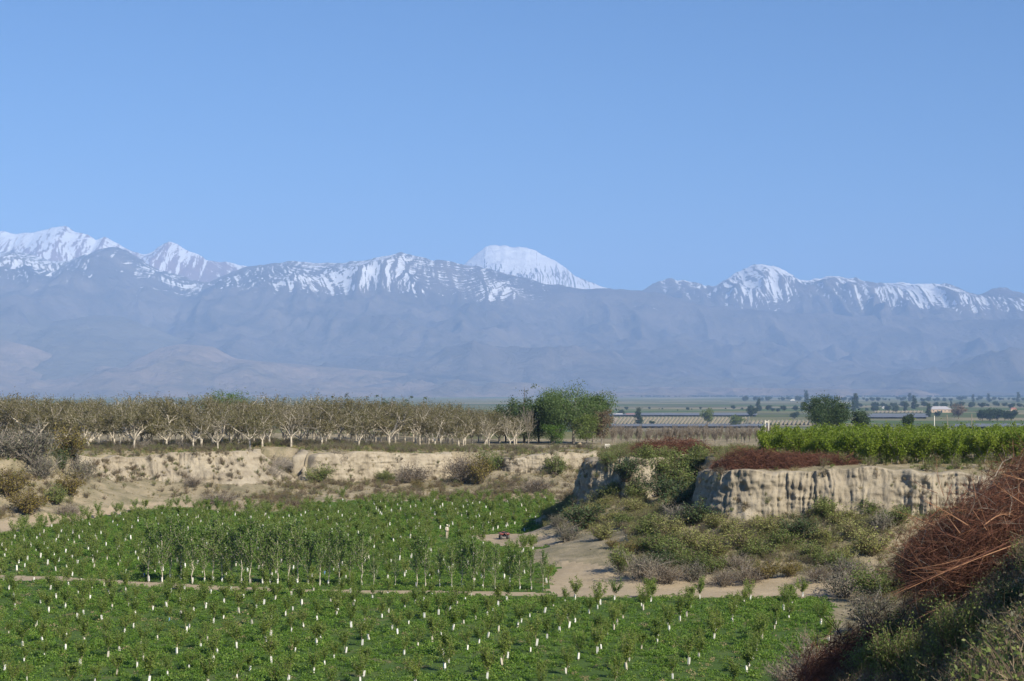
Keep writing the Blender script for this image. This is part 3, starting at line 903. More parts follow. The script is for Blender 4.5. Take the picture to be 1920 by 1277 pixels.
# even spread over the ground: more points are needed far away than the pixel law gives
yy = 96 + (312 - 96) * RNG.random(N); xx = RNG.uniform(-86, 32, N)
keep = np.abs(xx - 4) < 0.31 * yy + 6
xx, yy = xx[keep], yy[keep]
r_, f_ = zone(xx, yy)
hz_ = H(xx, yy)
patch = fbm(xx / 3.5, yy / 7.0, 1.7, 4, 61)
tilt = math.tan(math.radians(-13))
rowc = ((yy - tilt * xx) / 3.15) % 1.0
lane = (np.abs(rowc - 0.5) < 0.06) & (fbm(xx / 6, yy / 6, 0, 3, 77) > 0.15)
cpx = 960 + xx / yy * F; cpy = 735 + 18 * F / yy
clear = ((np.abs(cpx - 838) < 14) & (cpy > 1008) & (cpy < 1021)) | ((np.abs(cpx - 945) < 24) & (cpy > 1004) & (cpy < 1023))
ok = f_ & ~clear & (hz_ < 0.8) & (RNG.random(len(xx)) < 0.92 + 0.6 * patch) & ~lane
xx, yy, hz_, patch = xx[ok], yy[ok], hz_[ok], patch[ok]
crop = [crop_proto(901), crop_proto(902), crop_proto(903, 52, 0.42), crop_proto(904, 40, 0.30, 0.34, 0.11, L_SAPLING), crop_proto(905, 30, 0.30, 0.3, 0.10, L_DRY)]
idx = RNG.choice(5, len(xx), p=[0.34, 0.32, 0.19, 0.12, 0.03])
idx = np.where((patch < -0.30) & (RNG.random(len(xx)) < 0.35), 4, idx)
scatter('cover_crop', np.stack([xx, yy, hz_ - 0.03], 1), RNG.uniform(0, 6.28, len(xx)), np.clip(0.95 + 0.55 * patch + RNG.normal(0, 0.16, len(xx)), 0.45, 1.7), crop, idx)

# ================================================================== SAPLINGS
def sapling_proto(seed):
    rng = np.random.default_rng(seed)
    s = Skel(rng)
    lean = (rng.normal(0, 0.10), rng.normal(0, 0.10))
    h0 = 0.62 + 0.2 * rng.random()
    s.a.append(((0, 0, -0.05), (lean[0] * h0, lean[1] * h0, h0), 0.022, 0.018, 0))
    spec = [None, (4, 0.10, 0.10, 4, 0.55, 0.5, 0.6, 0.15), (3, 0.14, 0.06, 0, 0, 0, 0, 0)]
    n = 4 + int(rng.random() * 3)
    for k in range(n):
        az = 6.283 * k / n + rng.normal(0, 0.4); tl = 0.25 + 0.5 * rng.random()
        d = (math.cos(az) * math.sin(tl), math.sin(az) * math.sin(tl), math.cos(tl))
        s.grow((lean[0] * h0, lean[1] * h0, h0 - 0.12 * rng.random()), d, 0.75 + 0.45 * rng.random(), 0.012, 1, spec)
    P = s.along(1, 11); P = P + rng.normal(size=P.shape) * 0.085
    return mk('stem', s.mesh((5, 4, 3, 3, 3, 3)), M_STEM_YOUNG), mk('foliage', leaves(P, 0.12 * (0.7 + 0.7 * rng.random(len(P))), rng, 0.2, 0.45), L_SAPLING)

def guard_proto(seed, mat, w=0.058, h=0.42):
    """folded card sleeve: four sides, open top, a little crooked"""
    rng = np.random.default_rng(seed)
    lx, ly = rng.normal(0, 0.10), rng.normal(0, 0.07)
    V = []; q = [(-1, -1), (1, -1), (1, 1), (-1, 1)]
    for z, g in ((0.0, 1.0), (0.5, 1.05), (1.0, 0.97)):
        for sgn in (1.0, 0.93):
            for a, b in q:
                V.append((a * w * g * sgn + lx * z * h + rng.normal(0, 0.004), b * w * g * sgn + ly * z * h, 0.10 + z * h))
    Fq = []
    for lay in range(2):
        for k in range(4):
            k2 = (k + 1) % 4; o = lay * 8
            Fq.append((o + k, o + k2, o + 8 + k2, o + 8 + k)); Fq.append((o + 4 + k2, o + 4 + k, o + 12 + k, o + 12 + k2))
    for k in range(4):
        k2 = (k + 1) % 4
        Fq.append((16 + k, 16 + k2, 20 + k2, 20 + k))
    return mesh_np('tree_guard', np.array(V), np.array(Fq), mat, False)

SAP = [sapling_proto(300 + k) for k in range(8)]
GRD = [guard_proto(330 + k, M_GUARD) for k in range(6)]
GRDB = guard_proto(340, M_GUARD_B)
pos = []
cs, sn_ = math.cos(math.radians(-13)), math.sin(math.radians(-13))
for i in range(-60, 60):
    for j in range(-50, 60):
        a = i * 3.9 + random.gauss(0, 0.42); b = j * 3.15 + random.gauss(0, 0.26)
        x = 0 + a * cs - b * sn_; y = 190 + a * sn_ + b * cs
        if 108 < y < 306 and abs(x - 0.5) < 0.29 * y + 3 and random.random() < 0.93:
            pos.append((x, y))
pos = np.array(pos)
r_, f_ = zone(pos[:, 0], pos[:, 1])
stripd = np.array([735 + 18 * F / y for y in pos[:, 1]])      # keep clear of the poplar row's bare strip
pxs = 960 + pos[:, 0] / pos[:, 1] * F
on_strip = (pxs > 250) & (pxs < 1060) & (stripd > 1092 + 0.012 * pxs - 6) & (stripd < 1106 + 0.012 * pxs - 4)
hz_ = H(pos[:, 0], pos[:, 1])
okp = f_ & ~on_strip & (hz_ < 0.7)
pos = pos[okp]; hz_ = hz_[okp]; pxs = pxs[okp]; pys = stripd[okp]
near_fig = ((np.abs(pxs - 838) < 22) | (np.abs(pxs - 945) < 30)) & (pys > 1004) & (pys < 1046)
pos = pos[~near_fig]; hz_ = hz_[~near_fig]; pxs, pys = pxs[~near_fig], pys[~near_fig]
vis = (pxs > -30) & (pxs < 1950) & (pys < 1300)
order = np.argsort(pos[:, 1] + 1e6 * (~vis))
names = ('stem', 'foliage', 'tree_guard')
blue_at = [(273, 1083), (316, 1186), (603, 1096)]
blue_k = set()
for bx, by in blue_at:
    blue_k.add(int(np.argmin((pxs - bx) ** 2 + (pys - by) ** 2)))
for c, k in enumerate(order[:300]):
    x, y = pos[k]
    if k in blue_k:
        lab, g = ('young fruit sapling in a blue guard among the white-guarded ones', 'saplings in blue guards'); gm = GRDB
    else:
        if pys[k] > 1112:
            band = 'lowest rows' if pys[k] > 1220 else ('middle rows' if pys[k] > 1160 else 'rows just before the dirt strip')
            side = 'left quarter' if pxs[k] < 400 else ('left of centre' if pxs[k] < 800 else ('right of centre' if pxs[k] < 1200 else 'right end'))
            lab = 'fruit sapling in a pale guard, ' + band + ', ' + side; g = 'saplings: ' + band + ', ' + side
        else:
            lab, g = 'young fruit sapling in a white guard, beyond the dirt strip', 'saplings beyond the dirt strip'
        gm = GRD[c % 6]
    s = 0.62 + 0.5 * random.random() ** 0.8
    place('fruit_sapling', SAP[(c * 5 + int(abs(x) * 3)) % 8] + (gm,), (x, y, hz_[k]), random.random() * 6.28, s, lab, 'sapling', g, names)
rest = order[300:]
rest = rest[vis[rest]]
SAP1 = [single('sapling_small', SAP[k] + (GRD[k % 6],)) for k in range(4)]
scatter('distant_saplings', np.stack([pos[rest, 0], pos[rest, 1], hz_[rest]], 1), RNG.uniform(0, 6.28, len(rest)), 0.85 + 0.4 * RNG.random(len(rest)), SAP1, RNG.integers(0, 4, len(rest)))

# ================================================================== YOUNG POPLAR ROW
def poplar_proto(seed, h=5.0):
    rng = np.random.default_rng(seed)
    s = Skel(rng)
    p = (0, 0, -0.1); n = 7
    for k in range(n):
        q = (rng.normal(0, 0.05), rng.normal(0, 0.05), h * (k + 1) / n)
        s.a.append((p, q, 0.05 * (1 - 0.12 * k), 0.05 * (1 - 0.12 * (k + 1)), 0)); p = q
    spec = [None, (4, 0.10, 0.14, 3, 0.5, 0.4, 0.6, 0.3), (2, 0.12, 0.1, 0, 0, 0, 0, 0)]
    for k in range(26):
        z = h * (0.20 + 0.75 * (k / 26)); az = rng.random() * 6.283; tl = 0.45 + 0.35 * rng.random()
        L = h * (0.30 * (1 - 0.72 * (k / 26)) + 0.05) * (0.7 + 0.6 * rng.random())
        s.grow((0, 0, z), (math.cos(az) * math.sin(tl), math.sin(az) * math.sin(tl), math.cos(tl)), L, 0.016, 1, spec)
    P = s.along(1, 7); P = P + rng.normal(size=P.shape) * 0.09
    return mk('trunk', s.mesh((6, 4, 3, 3, 3, 3)), M_BARK_PALE), mk('crown', leaves(P, 0.12 * (0.7 + 0.6 * rng.random(len(P))), rng, 0.0, 0.8), L_POPLAR)
ORD = ['first', 'second', 'third', 'fourth', 'fifth', 'sixth', 'seventh', 'eighth', 'ninth', 'tenth', 'eleventh', 'twelfth', 'thirteenth', 'fourteenth', 'fifteenth', 'sixteenth', 'seventeenth', 'eighteenth', 'nineteenth', 'twentieth', 'twenty-first', 'twenty-second', 'twenty-third', 'twenty-fourth']
POP = [poplar_proto(400 + k, 4.6 + 0.25 * k) for k in range(4)]
pop_px = [283, 303, 321, 341, 360, 380, 399, 418, 436, 452, 470, 491, 510, 521, 537, 556, 577, 598, 617, 639, 657, 679, 700, 743, 782, 800, 824, 845, 866, 887, 908, 930, 955, 976, 998, 1019]
for k, q in enumerate(pop_px):
    py = 1091 + (q - 283) * 0.0215 + random.gauss(0, 1.0)
    x, y = gp(q + random.gauss(0, 2), py)
    s = 0.95 + 0.25 * random.random()
    if 690 < q < 760: s *= 0.55
    if q > 765: s = (3.7 if abs(q - 835) < 30 or abs(q - 950) < 30 else 4.4) / (4.6 + 0.25 * (k % 4)) * (0.92 + 0.14 * random.random())
    if q > 990: s *= 0.85
    if k == 0: lab = 'young poplar at the left end of the row'
    elif k == len(pop_px) - 1: lab = 'young poplar at the right end of the row, by the dirt road'
    elif k < 18: lab = ORD[k] + ' young poplar from the left end of the row'
    else: lab = ORD[len(pop_px) - 1 - k] + ' young poplar from the right end of the row'
    place('young_poplar', POP[k % 4] + (GRD[k % 6],), (x, y, float(H(np.array([x]), np.array([y]))[0])), random.random() * 6.28, s, lab, 'poplar', 'young poplar row', ('trunk', 'crown', 'tree_guard'))

# ================================================================== WALNUT ORCHARD
WAL = [walnut_proto(500 + k, 1.0 if k < 5 else 0.4) for k in range(7)]
wpos = []
for i in range(-40, 40):
    for j in range(-30, 40):
        a = i * 6.2 + random.gauss(0, 0.5); b = j * 6.4 + random.gauss(0, 0.5)
        ca, sa = math.cos(math.radians(40)), math.sin(math.radians(40))
        x = -30 + a * ca - b * sa; y = 332 + a * sa + b * ca
        front = float(np.interp(x, [-118, -66, -44, -37, -20, -6, 2], [310, 300, 305, 324, 349, 355, 357]))
        d = (y - front)
        if -118 < x < 1.5 and 0 < d < 62 and abs(x) < 0.30 * y + 6:
            wpos.append((d, x, y))
wpos.sort()
front_x = sorted(q[1] / q[2] for q in wpos if q[0] < 7 and q[1] / q[2] > -0.2825)
for k, (d, x, y) in enumerate(wpos):
    z = float(H(np.array([x]), np.array([y]))[0])
    px = 960 + x / y * F
    if z < float(top_a(np.array([x]), np.array([y]))[0]) - 0.8: continue
    s = 0.78 + 0.28 * random.random()
    if px > 780: s *= 1.0 - 0.18 * min(1, (px - 780) / 150)
    v = k % 7
    if d < 7:
        f_i = front_x.index(x / y) if x / y in front_x else -1
        lab = ORD[f_i] + ' walnut tree from the left in the front line above the cliff' if f_i >= 0 else 'walnut tree at the left frame edge in the front line above the cliff'; g = 'front walnut trees'
    else:
        lab = 'walnut tree deeper inside the orchard, behind the front line'; g = 'inner walnut trees'
    place('walnut_tree', WAL[v], (x, y, z - 0.05), random.random() * 6.28, s, lab, 'walnut tree', g)

# trees standing behind the orchard
def spot(px, Y):
    x = wx(px, Y); return (x, Y, float(H(np.array([x]), np.array([Y]))[0]) - 0.05)
def conifer_proto(seed, h, w, lm=None):
    rng = np.random.default_rng(seed)
    ell = []
    for k in range(9):
        t = k / 8.0; rr = w * 0.5 * (1 - t) ** 0.8 * (0.75 + 0.5 * rng.random()) + 0.12
        ell.append((rng.normal(0, 0.12 * w), rng.normal(0, 0.12 * w), h * (0.16 + 0.8 * t), rr, rr, h * 0.07))
    P, cen = clumps(rng, ell, 120, 46, 0.13 * w, 0.3)
    V1, F1 = tubes([(0, 0, -0.3)], [(0, 0, h * 0.97)], [h * 0.022], [0.02], 7)
    mid = np.stack([0 * cen[:, 0], 0 * cen[:, 0], np.clip(cen[:, 2] - 0.4, 0.4, h)], 1)
    V2, F2 = tubes(mid[::2], cen[::2], np.full(len(cen[::2]), 0.05), np.full(len(cen[::2]), 0.015), 3)
    V, Fs, _ = join_np([(V1, F1, 0), (V2, F2, 0)])
    return mk('trunk', (V, np.concatenate(Fs)), M_BARK_BROWN), mk('crown', leaves(P, 0.30 * (0.6 + 0.8 * rng.random(len(P))), rng), lm or L_DARK)
CON = [conifer_proto(600, 11, 4.2), conifer_proto(601, 11, 3.4), conifer_proto(602, 12.5, 8.0)]
for k, (px, top, lab) in enumerate([(613, 741, 'dark conifer top above the walnut orchard, leftmost of those rising over it'), (651, 740, 'dark conifer top over the walnut orchard, second from the left'),
                                    (716, 739, 'tallest dark conifer top over the middle of the walnut orchard'), (736, 746, 'small dark conifer just right of the tallest one over the orchard'),
                                    (767, 741, 'dark pointed conifer over the walnut orchard, second from the right'), (800, 746, 'dark conifer top over the walnut orchard nearest the big green trees')]):
    Y = 424.0 + k; l = spot(px, Y); h = zy(top - 3, Y) - l[2]
    place('conifer', CON[k % 2], l, k * 1.3, h / 11.0, lab, 'conifer', 'conifers behind the walnut orchard')
DOME = round_tree_proto(610, 10.6, 17, 0, L_BRIGHT, 150, 80, 0.34, 0.15, 8, M_BARK_BROWN)
l = spot(424, 428); place('broad_tree', DOME, l, 0.4, (zy(737, 428) - l[2]) / 10.4, 'broad bright green tree crown rising behind the walnut orchard', 'tree')

# the green clump beside the orchard
Y = 385.0
T1 = round_tree_proto(620, 12.6, 15.5, 0, L_WILLOW, 190, 90, 0.30, 0.16, 7, M_BARK_GREY, 0.10)
l = spot(1075, Y); place('broad_tree', T1, l, 0.3, (zy(719, Y) - l[2]) / 12.7, 'tallest broad green tree of the clump right of the walnut orchard', 'tree')
l = spot(983, Y + 4); place('conifer', CON[2], l, 0.9, (zy(722, Y + 4) - l[2]) / 12.5, 'ragged dark conifer with a bare tip at the left of the green clump', 'conifer')
T1b = round_tree_proto(625, 11.0, 9.0, 0, L_WILLOW, 130, 90, 0.30, 0.10, 6, M_BARK_GREY, 0.11)
l = spot(1112, Y + 5); place('broad_tree', T1b, l, 1.7, (zy(735, Y + 5) - l[2]) / 11.0, 'second tall green tree, right behind the tallest one', 'tree')
l = spot(1035, Y + 6); place('broad_tree', T1b, l, 4.0, (zy(738, Y + 6) - l[2]) / 11.0, 'green tree between the ragged conifer and the tallest tree', 'tree')
T2 = round_tree_proto(621, 8.0, 7.0, 0, L_DARK, 90, 70, 0.28, 0.15, 5)
l = spot(948, Y + 10); place('broad_tree', T2, l, 0.9, 1.02, 'dark rounded tree between the walnuts and the ragged conifer', 'tree')
l = spot(966, Y + 2); place('broad_tree', T2, l, 3.1, 1.2, 'grey-green full tree left of the ragged conifer', 'tree')
l = spot(1010, Y + 8); place('broad_tree', T2, l, 2.2, 1.15, 'dark tree in the middle of the clump behind the leafless grey tree', 'tree')
T3 = round_tree_proto(622, 7.2, 5.6, 0, L_DEAD, 90, 60, 0.26, 0.12, 5)
l = spot(1128, Y - 4); place('broad_tree', T3, l, 0.2, 1.0, 'brownish tree at the right edge of the green clump', 'tree')
T3b = round_tree_proto(624, 6.5, 6.0, 0, L_SHRUB, 90, 60, 0.26, 0.1, 5)
l = spot(1100, Y - 7); place('broad_tree', T3b, l, 1.2, 1.0, 'low olive tree in front of the tall green tree', 'tree')
T4 = round_tree_proto(623, 4.6, 4.6, 0, L_BRIGHT, 70, 70, 0.22, 0.08, 5)
l = spot(1038, Y - 6); place('leafy_bush', T4, l, 0.2, 1.0, 'bright green bush at the foot of the tall green trees', 'bush')
def bare_proto(seed, h):
    rng = np.random.default_rng(seed); s = Skel(rng)
    s.a.append(((0, 0, -0.3), (0, 0, h * 0.18), 0.16, 0.14, 0))
    spec = [None, (5, 0.07, 0.12, 5, 0.45, 0.5, 0.55, 0.2), (4, 0.1, 0.1, 4, 0.45, 0.5, 0.5, 0.2), (3, 0.1, 0.08, 0, 0, 0, 0, 0)]
    for k in range(7):
        az = 6.283 * k / 7 + rng.normal(0, .3); tl = 0.15 + 0.4 * rng.random()
        s.grow((0, 0, h * 0.17), (math.cos(az) * math.sin(tl), math.sin(az) * math.sin(tl), math.cos(tl)), h * 0.62, 0.075, 1, spec)
    V, Fq = s.mesh(); V = V * (h / V[:, 2].max())
    return (V, Fq)
e = empty('leafless_tree', spot(991, Y - 10), 0.5); tag(e, 'leafless grey tree with upright branches in front of the dark conifer', 'tree')
VF = bare_proto(630, 9.0); link('trunk', mk('trunk', VF, M_BARK_GREY), e)

# bare young orchard between the clump and the far plain
BARE = []
for k in range(3):
    VF = bare_proto(640 + k, 3.4)
    rng = np.random.default_rng(660 + k)
    P = VF[0][rng.integers(0, len(VF[0]), 260)] + rng.normal(size=(260, 3)) * 0.12
    P = P[P[:, 2] > 1.0]
    BARE.append((mk('trunk', VF, M_BARK_GREY), mk('crown', leaves(P, 0.15, rng), L_DEAD)))
n = 0
for j in range(6):
    for i in range(15):
        Y = 388 + j * 8 + random.gauss(0, 1); px = 1150 + i * 21 + (j % 2) * 10 + random.gauss(0, 4)
        l = spot(px, Y)
        place('bare_orchard_tree', BARE[n % 3], l, random.random() * 6, 0.85 + 0.35 * random.random(), 'small leafless orchard tree behind the farther red brush pile', 'tree', 'bare young orchard'); n += 1

# ================================================================== GREEN ORCHARD ON THE RIGHT TERRACE
def peach_proto(seed):
    rng = np.random.default_rng(seed)
    s = Skel(rng)
    s.a.append(((0, 0, -0.2), (0, 0, 0.6), 0.09, 0.08, 0))
    spec = [None, (4, 0.09, 0.10, 5, 0.55, 0.5, 0.5, 0.15), (3, 0.12, 0.14, 4, 0.5, 0.5, 0.5, 0.2), (2, 0.1, 0.1, 0, 0, 0, 0, 0)]
    for k in range(5):
        az = 6.283 * k / 5 + rng.normal(0, .2); tl = 0.45 + 0.3 * rng.random()
        s.grow((0, 0, 0.55), (math.cos(az) * math.sin(tl), math.sin(az) * math.sin(tl), math.cos(tl)), 2.3, 0.05, 1, spec)
    V, Fq = s.mesh()
    P = s.along(2, 7); P = P + rng.normal(size=P.shape) * 0.16
    P2 = s.along(1, 6); P2 = P2 + rng.normal(size=P2.shape) * 0.22
    P = np.concatenate([P, P2[P2[:, 2] > 0.4]])
    k = 3.3 / np.percentile(P[:, 2], 99)
    return mk('trunk', (V * k, Fq), M_BARK_GREY), mk('crown', leaves(P * k, 0.19 * (0.6 + 0.8 * rng.random(len(P))), rng, 0, 0.5), L_PEACH)
PEA = [peach_proto(700 + k) for k in range(5)]
n = 0
for j in range(10):
    for i in range(14):
        Y = 192.2 + j * 4.0 + random.gauss(0, 0.25); x = 29.0 + i * 3.0 + random.gauss(0, 0.25) + j * 0.2
        px = 960 + x / Y * F
        if px < 1436 + max(0, 206 - Y) * 13 or px > 2010: continue
        z = float(H(np.array([x]), np.array([Y]))[0])
        if j == 0:
            lab = ORD[n] + ' bright green fruit tree from the left in the front row above the fluted cliff'; g = 'front row of the green orchard'
        else:
            lab = 'bright green fruit tree in a rear row of the orchard above the fluted cliff'; g = 'rear rows of the green orchard'
        place('fruit_tree', PEA[n % 5], (x, Y, z - 0.05), random.random() * 6, 0.92 + 0.22 * random.random(), lab, 'fruit tree', g); n += 1

# ================================================================== SHRUBS
SH = {
    'green': [shrub_proto(800 + k, L_SHRUB, 18, 2600, 0.062, 0.85, 0.5, 3) for k in range(2)],
    'yellow': [shrub_proto(810 + k, L_YELLOW, 18, 2400, 0.055, 0.95, 0.5, 3) for k in range(2)],
    'ochre': [shrub_proto(820 + k, L_OCHRE, 16, 2000, 0.055, 0.85, 0.5, 3) for k in range(2)],
    'grey': [shrub_proto(830 + k, L_GREY, 20, 1400, 0.055, 0.95, 0.5, 4, M_BARK_GREY) for k in range(2)],
    'dead': [shrub_proto(840 + k, L_DEAD, 22, 240, 0.045, 1.05, 0.5, 5, M_BARK_GREY) for k in range(2)],
    'dark': [shrub_proto(850 + k, L_DARK, 18, 2600, 0.062, 0.9, 0.5, 3) for k in range(2)],
    'jarilla': [shrub_proto(860 + k, L_SHRUB, 20, 9000, 0.036, 0.62, 0.6, 5, M_BARK_BROWN, 0.035) for k in range(2)],
}
SH1 = {k: [single('shrub_' + k, m) for m in v] for k, v in SH.items()}
WORD = {'green': 'green', 'yellow': 'yellow-green', 'ochre': 'ochre', 'grey': 'grey-green', 'dead': 'leafless grey', 'dark': 'dark green', 'jarilla': 'olive green'}
def shrub(px, py, hpx, kind, label=None, group=None, wide=1.25, parts=False):
    x, y, z = hit(px, py)
    s = hpx * y / F
    v = (int(px) + int(py)) % 2
    if parts:
        e = place('shrub', SH[kind][v], (x, y, z - 0.06 * s), random.random() * 6.28, s * wide, label, 'shrub', group, None, s)
    else:
        e = place1('shrub', SH1[kind][v], (x, y, z - 0.06 * s), random.random() * 6.28, s * wide, label, 'shrub', group, s)
    return e
BIG = [
 (62, 866, 78, 'grey', 1.3, 'large grey-green shrub on the bank top at the far left'), (132, 862, 68, 'ochre', 1.2, 'tall yellowish-olive shrub on the bank top before the first walnut trunks'),
 (14, 860, 60, 'grey', 1.3, 'grey-green shrub on the bank top cut by the left frame edge'), (116, 882, 42, 'dark', 0.8, 'small upright dark green shrub on the left bank under the large ones'),
 (150, 900, 50, 'grey', 1.2, 'grey shrub on the left bank right of the small dark green one'), (78, 895, 50, 'grey', 1.1, 'grey shrub halfway down the bank at the far left'),
 (132, 928, 46, 'ochre', 1.2, 'ochre shrub in the middle of the left bank'), (18, 934, 62, 'ochre', 1.2, 'big ochre-green shrub at the left frame edge, upper of two'), (52, 964, 52, 'ochre', 1.5, 'wide ochre shrub at the bank foot by the left frame edge'),
 (102, 944, 36, 'green', 1.3, 'green shrub at the foot of the left bank beside the wide ochre one'), (128, 968, 28, 'dead', 1.5, 'grey twiggy shrub at the foot of the left bank above the sandy path'),
 (366, 912, 24, 'dead', 1.3, 'small brown dried shrub on the sandy bank'), (408, 944, 24, 'dead', 2.2, 'flat grey heap of a dried shrub at the foot of the sandy bank'),
 (628, 868, 28, 'dead', 1.2, 'dark leafless shrub hanging on the rim of the long pale cliff'), (600, 903, 34, 'green', 1.4, 'green shrub below the left end of the long pale cliff'),
 (722, 904, 24, 'green', 1.3, 'green shrub under the middle of the long pale cliff'),
 (773, 905, 40, 'dead', 1.5, 'leafless branching shrub under the right end of the long pale cliff'), (781, 914, 18, 'ochre', 1.3, 'little ochre shrub at the foot of a leafless branching one'),
 (868, 905, 62, 'dead', 1.1, 'tall dark leafless shrub in the gap between the two pale cliffs'), (900, 908, 58, 'ochre', 0.9, 'tall ochre shrub in the gap between the two pale cliffs'),
 (917, 884, 44, 'green', 1.0, 'green shrub against the left side of the square earth block'), (1000, 922, 30, 'dead', 1.7, 'rounded brownish shrub below the square earth block'), (1040, 890, 40, 'green', 1.0, 'green shrub against the right side of the square earth block'),
 (1112, 880, 26, 'green', 1.2, 'green shrub on the top corner of the bluff tip'),
 (1092, 992, 52, 'dark', 1.5, 'largest dark green shrub at the foot of the bluff above the quad bike'), (1062, 1016, 40, 'grey', 1.5, 'grey shrub at the very foot of the bluff beside the dirt road'),
 (1200, 1085, 52, 'grey', 1.3, 'grey shrub at the bend of the dirt road'), (1168, 1072, 52, 'green', 1.1, 'bright green shrub at the bend of the dirt road'),
]
for px, py, h, k, w, lab in BIG:
    shrub(px, py, h, k, lab, None, w, parts=True)
def face_shrub(px, Y, py, hpx, kind, label):
    s = hpx * Y / F
    place('shrub', SH[kind][int(px) % 2], (wx(px, Y), Y, zy(py, Y)), px % 6.28, s * 1.25, label, 'shrub', None, None, s)
for a in [(1172, 217.4, 900, 46, 'dark', 'dark green shrub rooted in the face of the bluff tip, largest one there'), (1150, 218.6, 935, 34, 'green', 'green shrub at the foot of the bluff tip face'), (1200, 217.6, 925, 40, 'dark', 'dark shrub low on the right part of the bluff tip face'),
          (1122, 219.6, 945, 30, 'yellow', 'yellowish shrub at the foot of the bluff tip near its shaded corner'), (1222, 218.6, 890, 40, 'green', 'green shrub high on the right end of the bluff tip face'), (1238, 219.5, 915, 44, 'dark', 'dark green shrub closing the gap right of the bluff tip'),
          (1140, 219.8, 872, 24, 'green', 'small green shrub on the rim of the bluff tip')]:
    face_shrub(*a)
# shrubs massed in the gully between bluff tip and fluted cliff, and on the slopes below
G1 = [(1228, 905, 46, 'green'), (1262, 888, 44, 'green'), (1292, 905, 60, 'dark'), (1305, 875, 40, 'green'), (1250, 942, 52, 'dark'), (1284, 955, 60, 'dark'), (1214, 925, 40, 'dark'), (1240, 870, 30, 'green'),
      (1275, 925, 52, 'green'), (1190, 935, 34, 'green'), (1298, 985, 52, 'dark'), (1272, 985, 44, 'grey'), (1318, 868, 26, 'green'), (1208, 880, 34, 'green'), (1260, 915, 44, 'dark')]
def nth(G, q):
    same = sorted(a for a in G if a[3] == q[3])
    return ORD[same.index(q)] + ' ' + WORD[q[3]] + ' shrub from the left '
for q in G1:
    px, py, h, k = q
    shrub(px, py, h, k, nth(G1, q) + 'in the gully left of the fluted cliff', k + ' shrubs in the gully', 1.25)
G2 = [(1130, 1012, 36, 'yellow'), (1046, 988, 26, 'grey'), (1150, 985, 34, 'yellow'), (1172, 990, 30, 'green'), (1192, 962, 30, 'yellow'), (1216, 1004, 44, 'green'), (1250, 1010, 44, 'yellow'), (1150, 1030, 22, 'ochre'), (1110, 965, 28, 'yellow'),
      (1135, 950, 24, 'yellow'), (1075, 968, 22, 'green'), (1182, 1040, 30, 'ochre'), (1232, 1040, 46, 'green'), (1262, 1050, 44, 'green'), (1302, 1030, 44, 'yellow'), (1336, 1046, 48, 'yellow'), (1392, 1030, 46, 'yellow'),
      (1440, 1002, 40, 'yellow'), (1472, 1030, 40, 'green'), (1500, 1012, 46, 'dark'), (1552, 972, 42, 'green'), (1582, 985, 40, 'yellow'), (1620, 966, 36, 'green'), (1600, 1010, 40, 'yellow'), (1545, 1020, 40, 'yellow'), (1420, 1045, 38, 'green'),
      (1370, 1000, 34, 'yellow'), (1340, 990, 30, 'yellow'), (1650, 1000, 46, 'grey'), (1636, 1040, 52, 'yellow'), (1680, 985, 40, 'green'), (1520, 1050, 36, 'green'), (1580, 1055, 40, 'yellow'), (1290, 1065, 40, 'green')]
for q in G2:
    px, py, h, k = q
    shrub(px, py, h, k, nth(G2, q) + 'on the slope below bluff and fluted cliff', k + ' shrubs on the right slope', 1.45)
G3 = [(1250, 1092, 44, 'dead'), (1302, 1092, 44, 'grey'), (1350, 1098, 34, 'dead'), (1402, 1092, 40, 'dead'), (1440, 1086, 36, 'ochre'), (1482, 1082, 34, 'ochre'), (1330, 1075, 40, 'green'), (1380, 1070, 34, 'dead'), (1530, 1090, 34, 'dead'), (1560, 1070, 40, 'green'), (1240, 1065, 40, 'dark'), (1590, 1085, 46, 'grey')]
for q in G3:
    px, py, h, k = q
    shrub(px, py, h, k, nth(G3, q) + 'at the slope foot along the dirt road', k + ' shrubs along the road', 1.4)
NEAR = [(1800, 1262, 150, 'jarilla', 0.85, 'tall olive green shrub catching the sun below the near brush pile'), (1680, 1292, 130, 'jarilla', 0.9, 'olive shrub at the bottom edge, left of the tall one below the near brush pile'),
        (1722, 1252, 62, 'green', 1.0, 'small bright green shrub between the two olive shrubs'), (1548, 1290, 110, 'dead', 1.0, 'leafless grey shrub at the bottom edge beside the sapling field'), (1480, 1290, 62, 'dead', 1.4, 'low leafless shrub at the bottom edge over the last saplings'),
        (1640, 1178, 80, 'grey', 1.2, 'wide grey-green twiggy shrub below the left tip of the near brush pile'), (1640, 1125, 70, 'green', 1.2, 'green shrub peeping out left of the near brush pile'), (1585, 1120, 56, 'grey', 1.5, 'grey-green shrub at the field corner left of the near brush pile'),
        (1890, 1290, 90, 'jarilla', 1.1, 'olive shrub in the bottom right corner'), (1905, 1150, 66, 'dark', 1.0, 'dark green shrub in the shade under the right side of the near brush pile'), (1740, 1300, 90, 'yellow', 1.0, 'pale yellowish shrub at the bottom edge below the olive shrubs')]
NEAR += [(1915, 1225, 80, 'green', 1.2, 'green shrub added over too pale shade, against the right frame edge'), (1700, 1215, 60, 'dark', 1.3, 'dark shrub added to deepen the shade, left of the small bright green one'), (1820, 1295, 70, 'green', 1.3, 'green shrub added over too pale shade, under the tall olive one'), (1640, 1265, 70, 'green', 1.2, 'green shrub added over too pale shade, beside the dark lower heap'), (1914, 1296, 90, 'green', 1.3, 'green shrub added over pale ground in the very corner at the bottom right')]  # shrubs added to darken near slope whose shade came out too pale
for px, py, h, k, w, lab in NEAR:
    shrub(px, py, h, k, lab, None, w, parts=True)

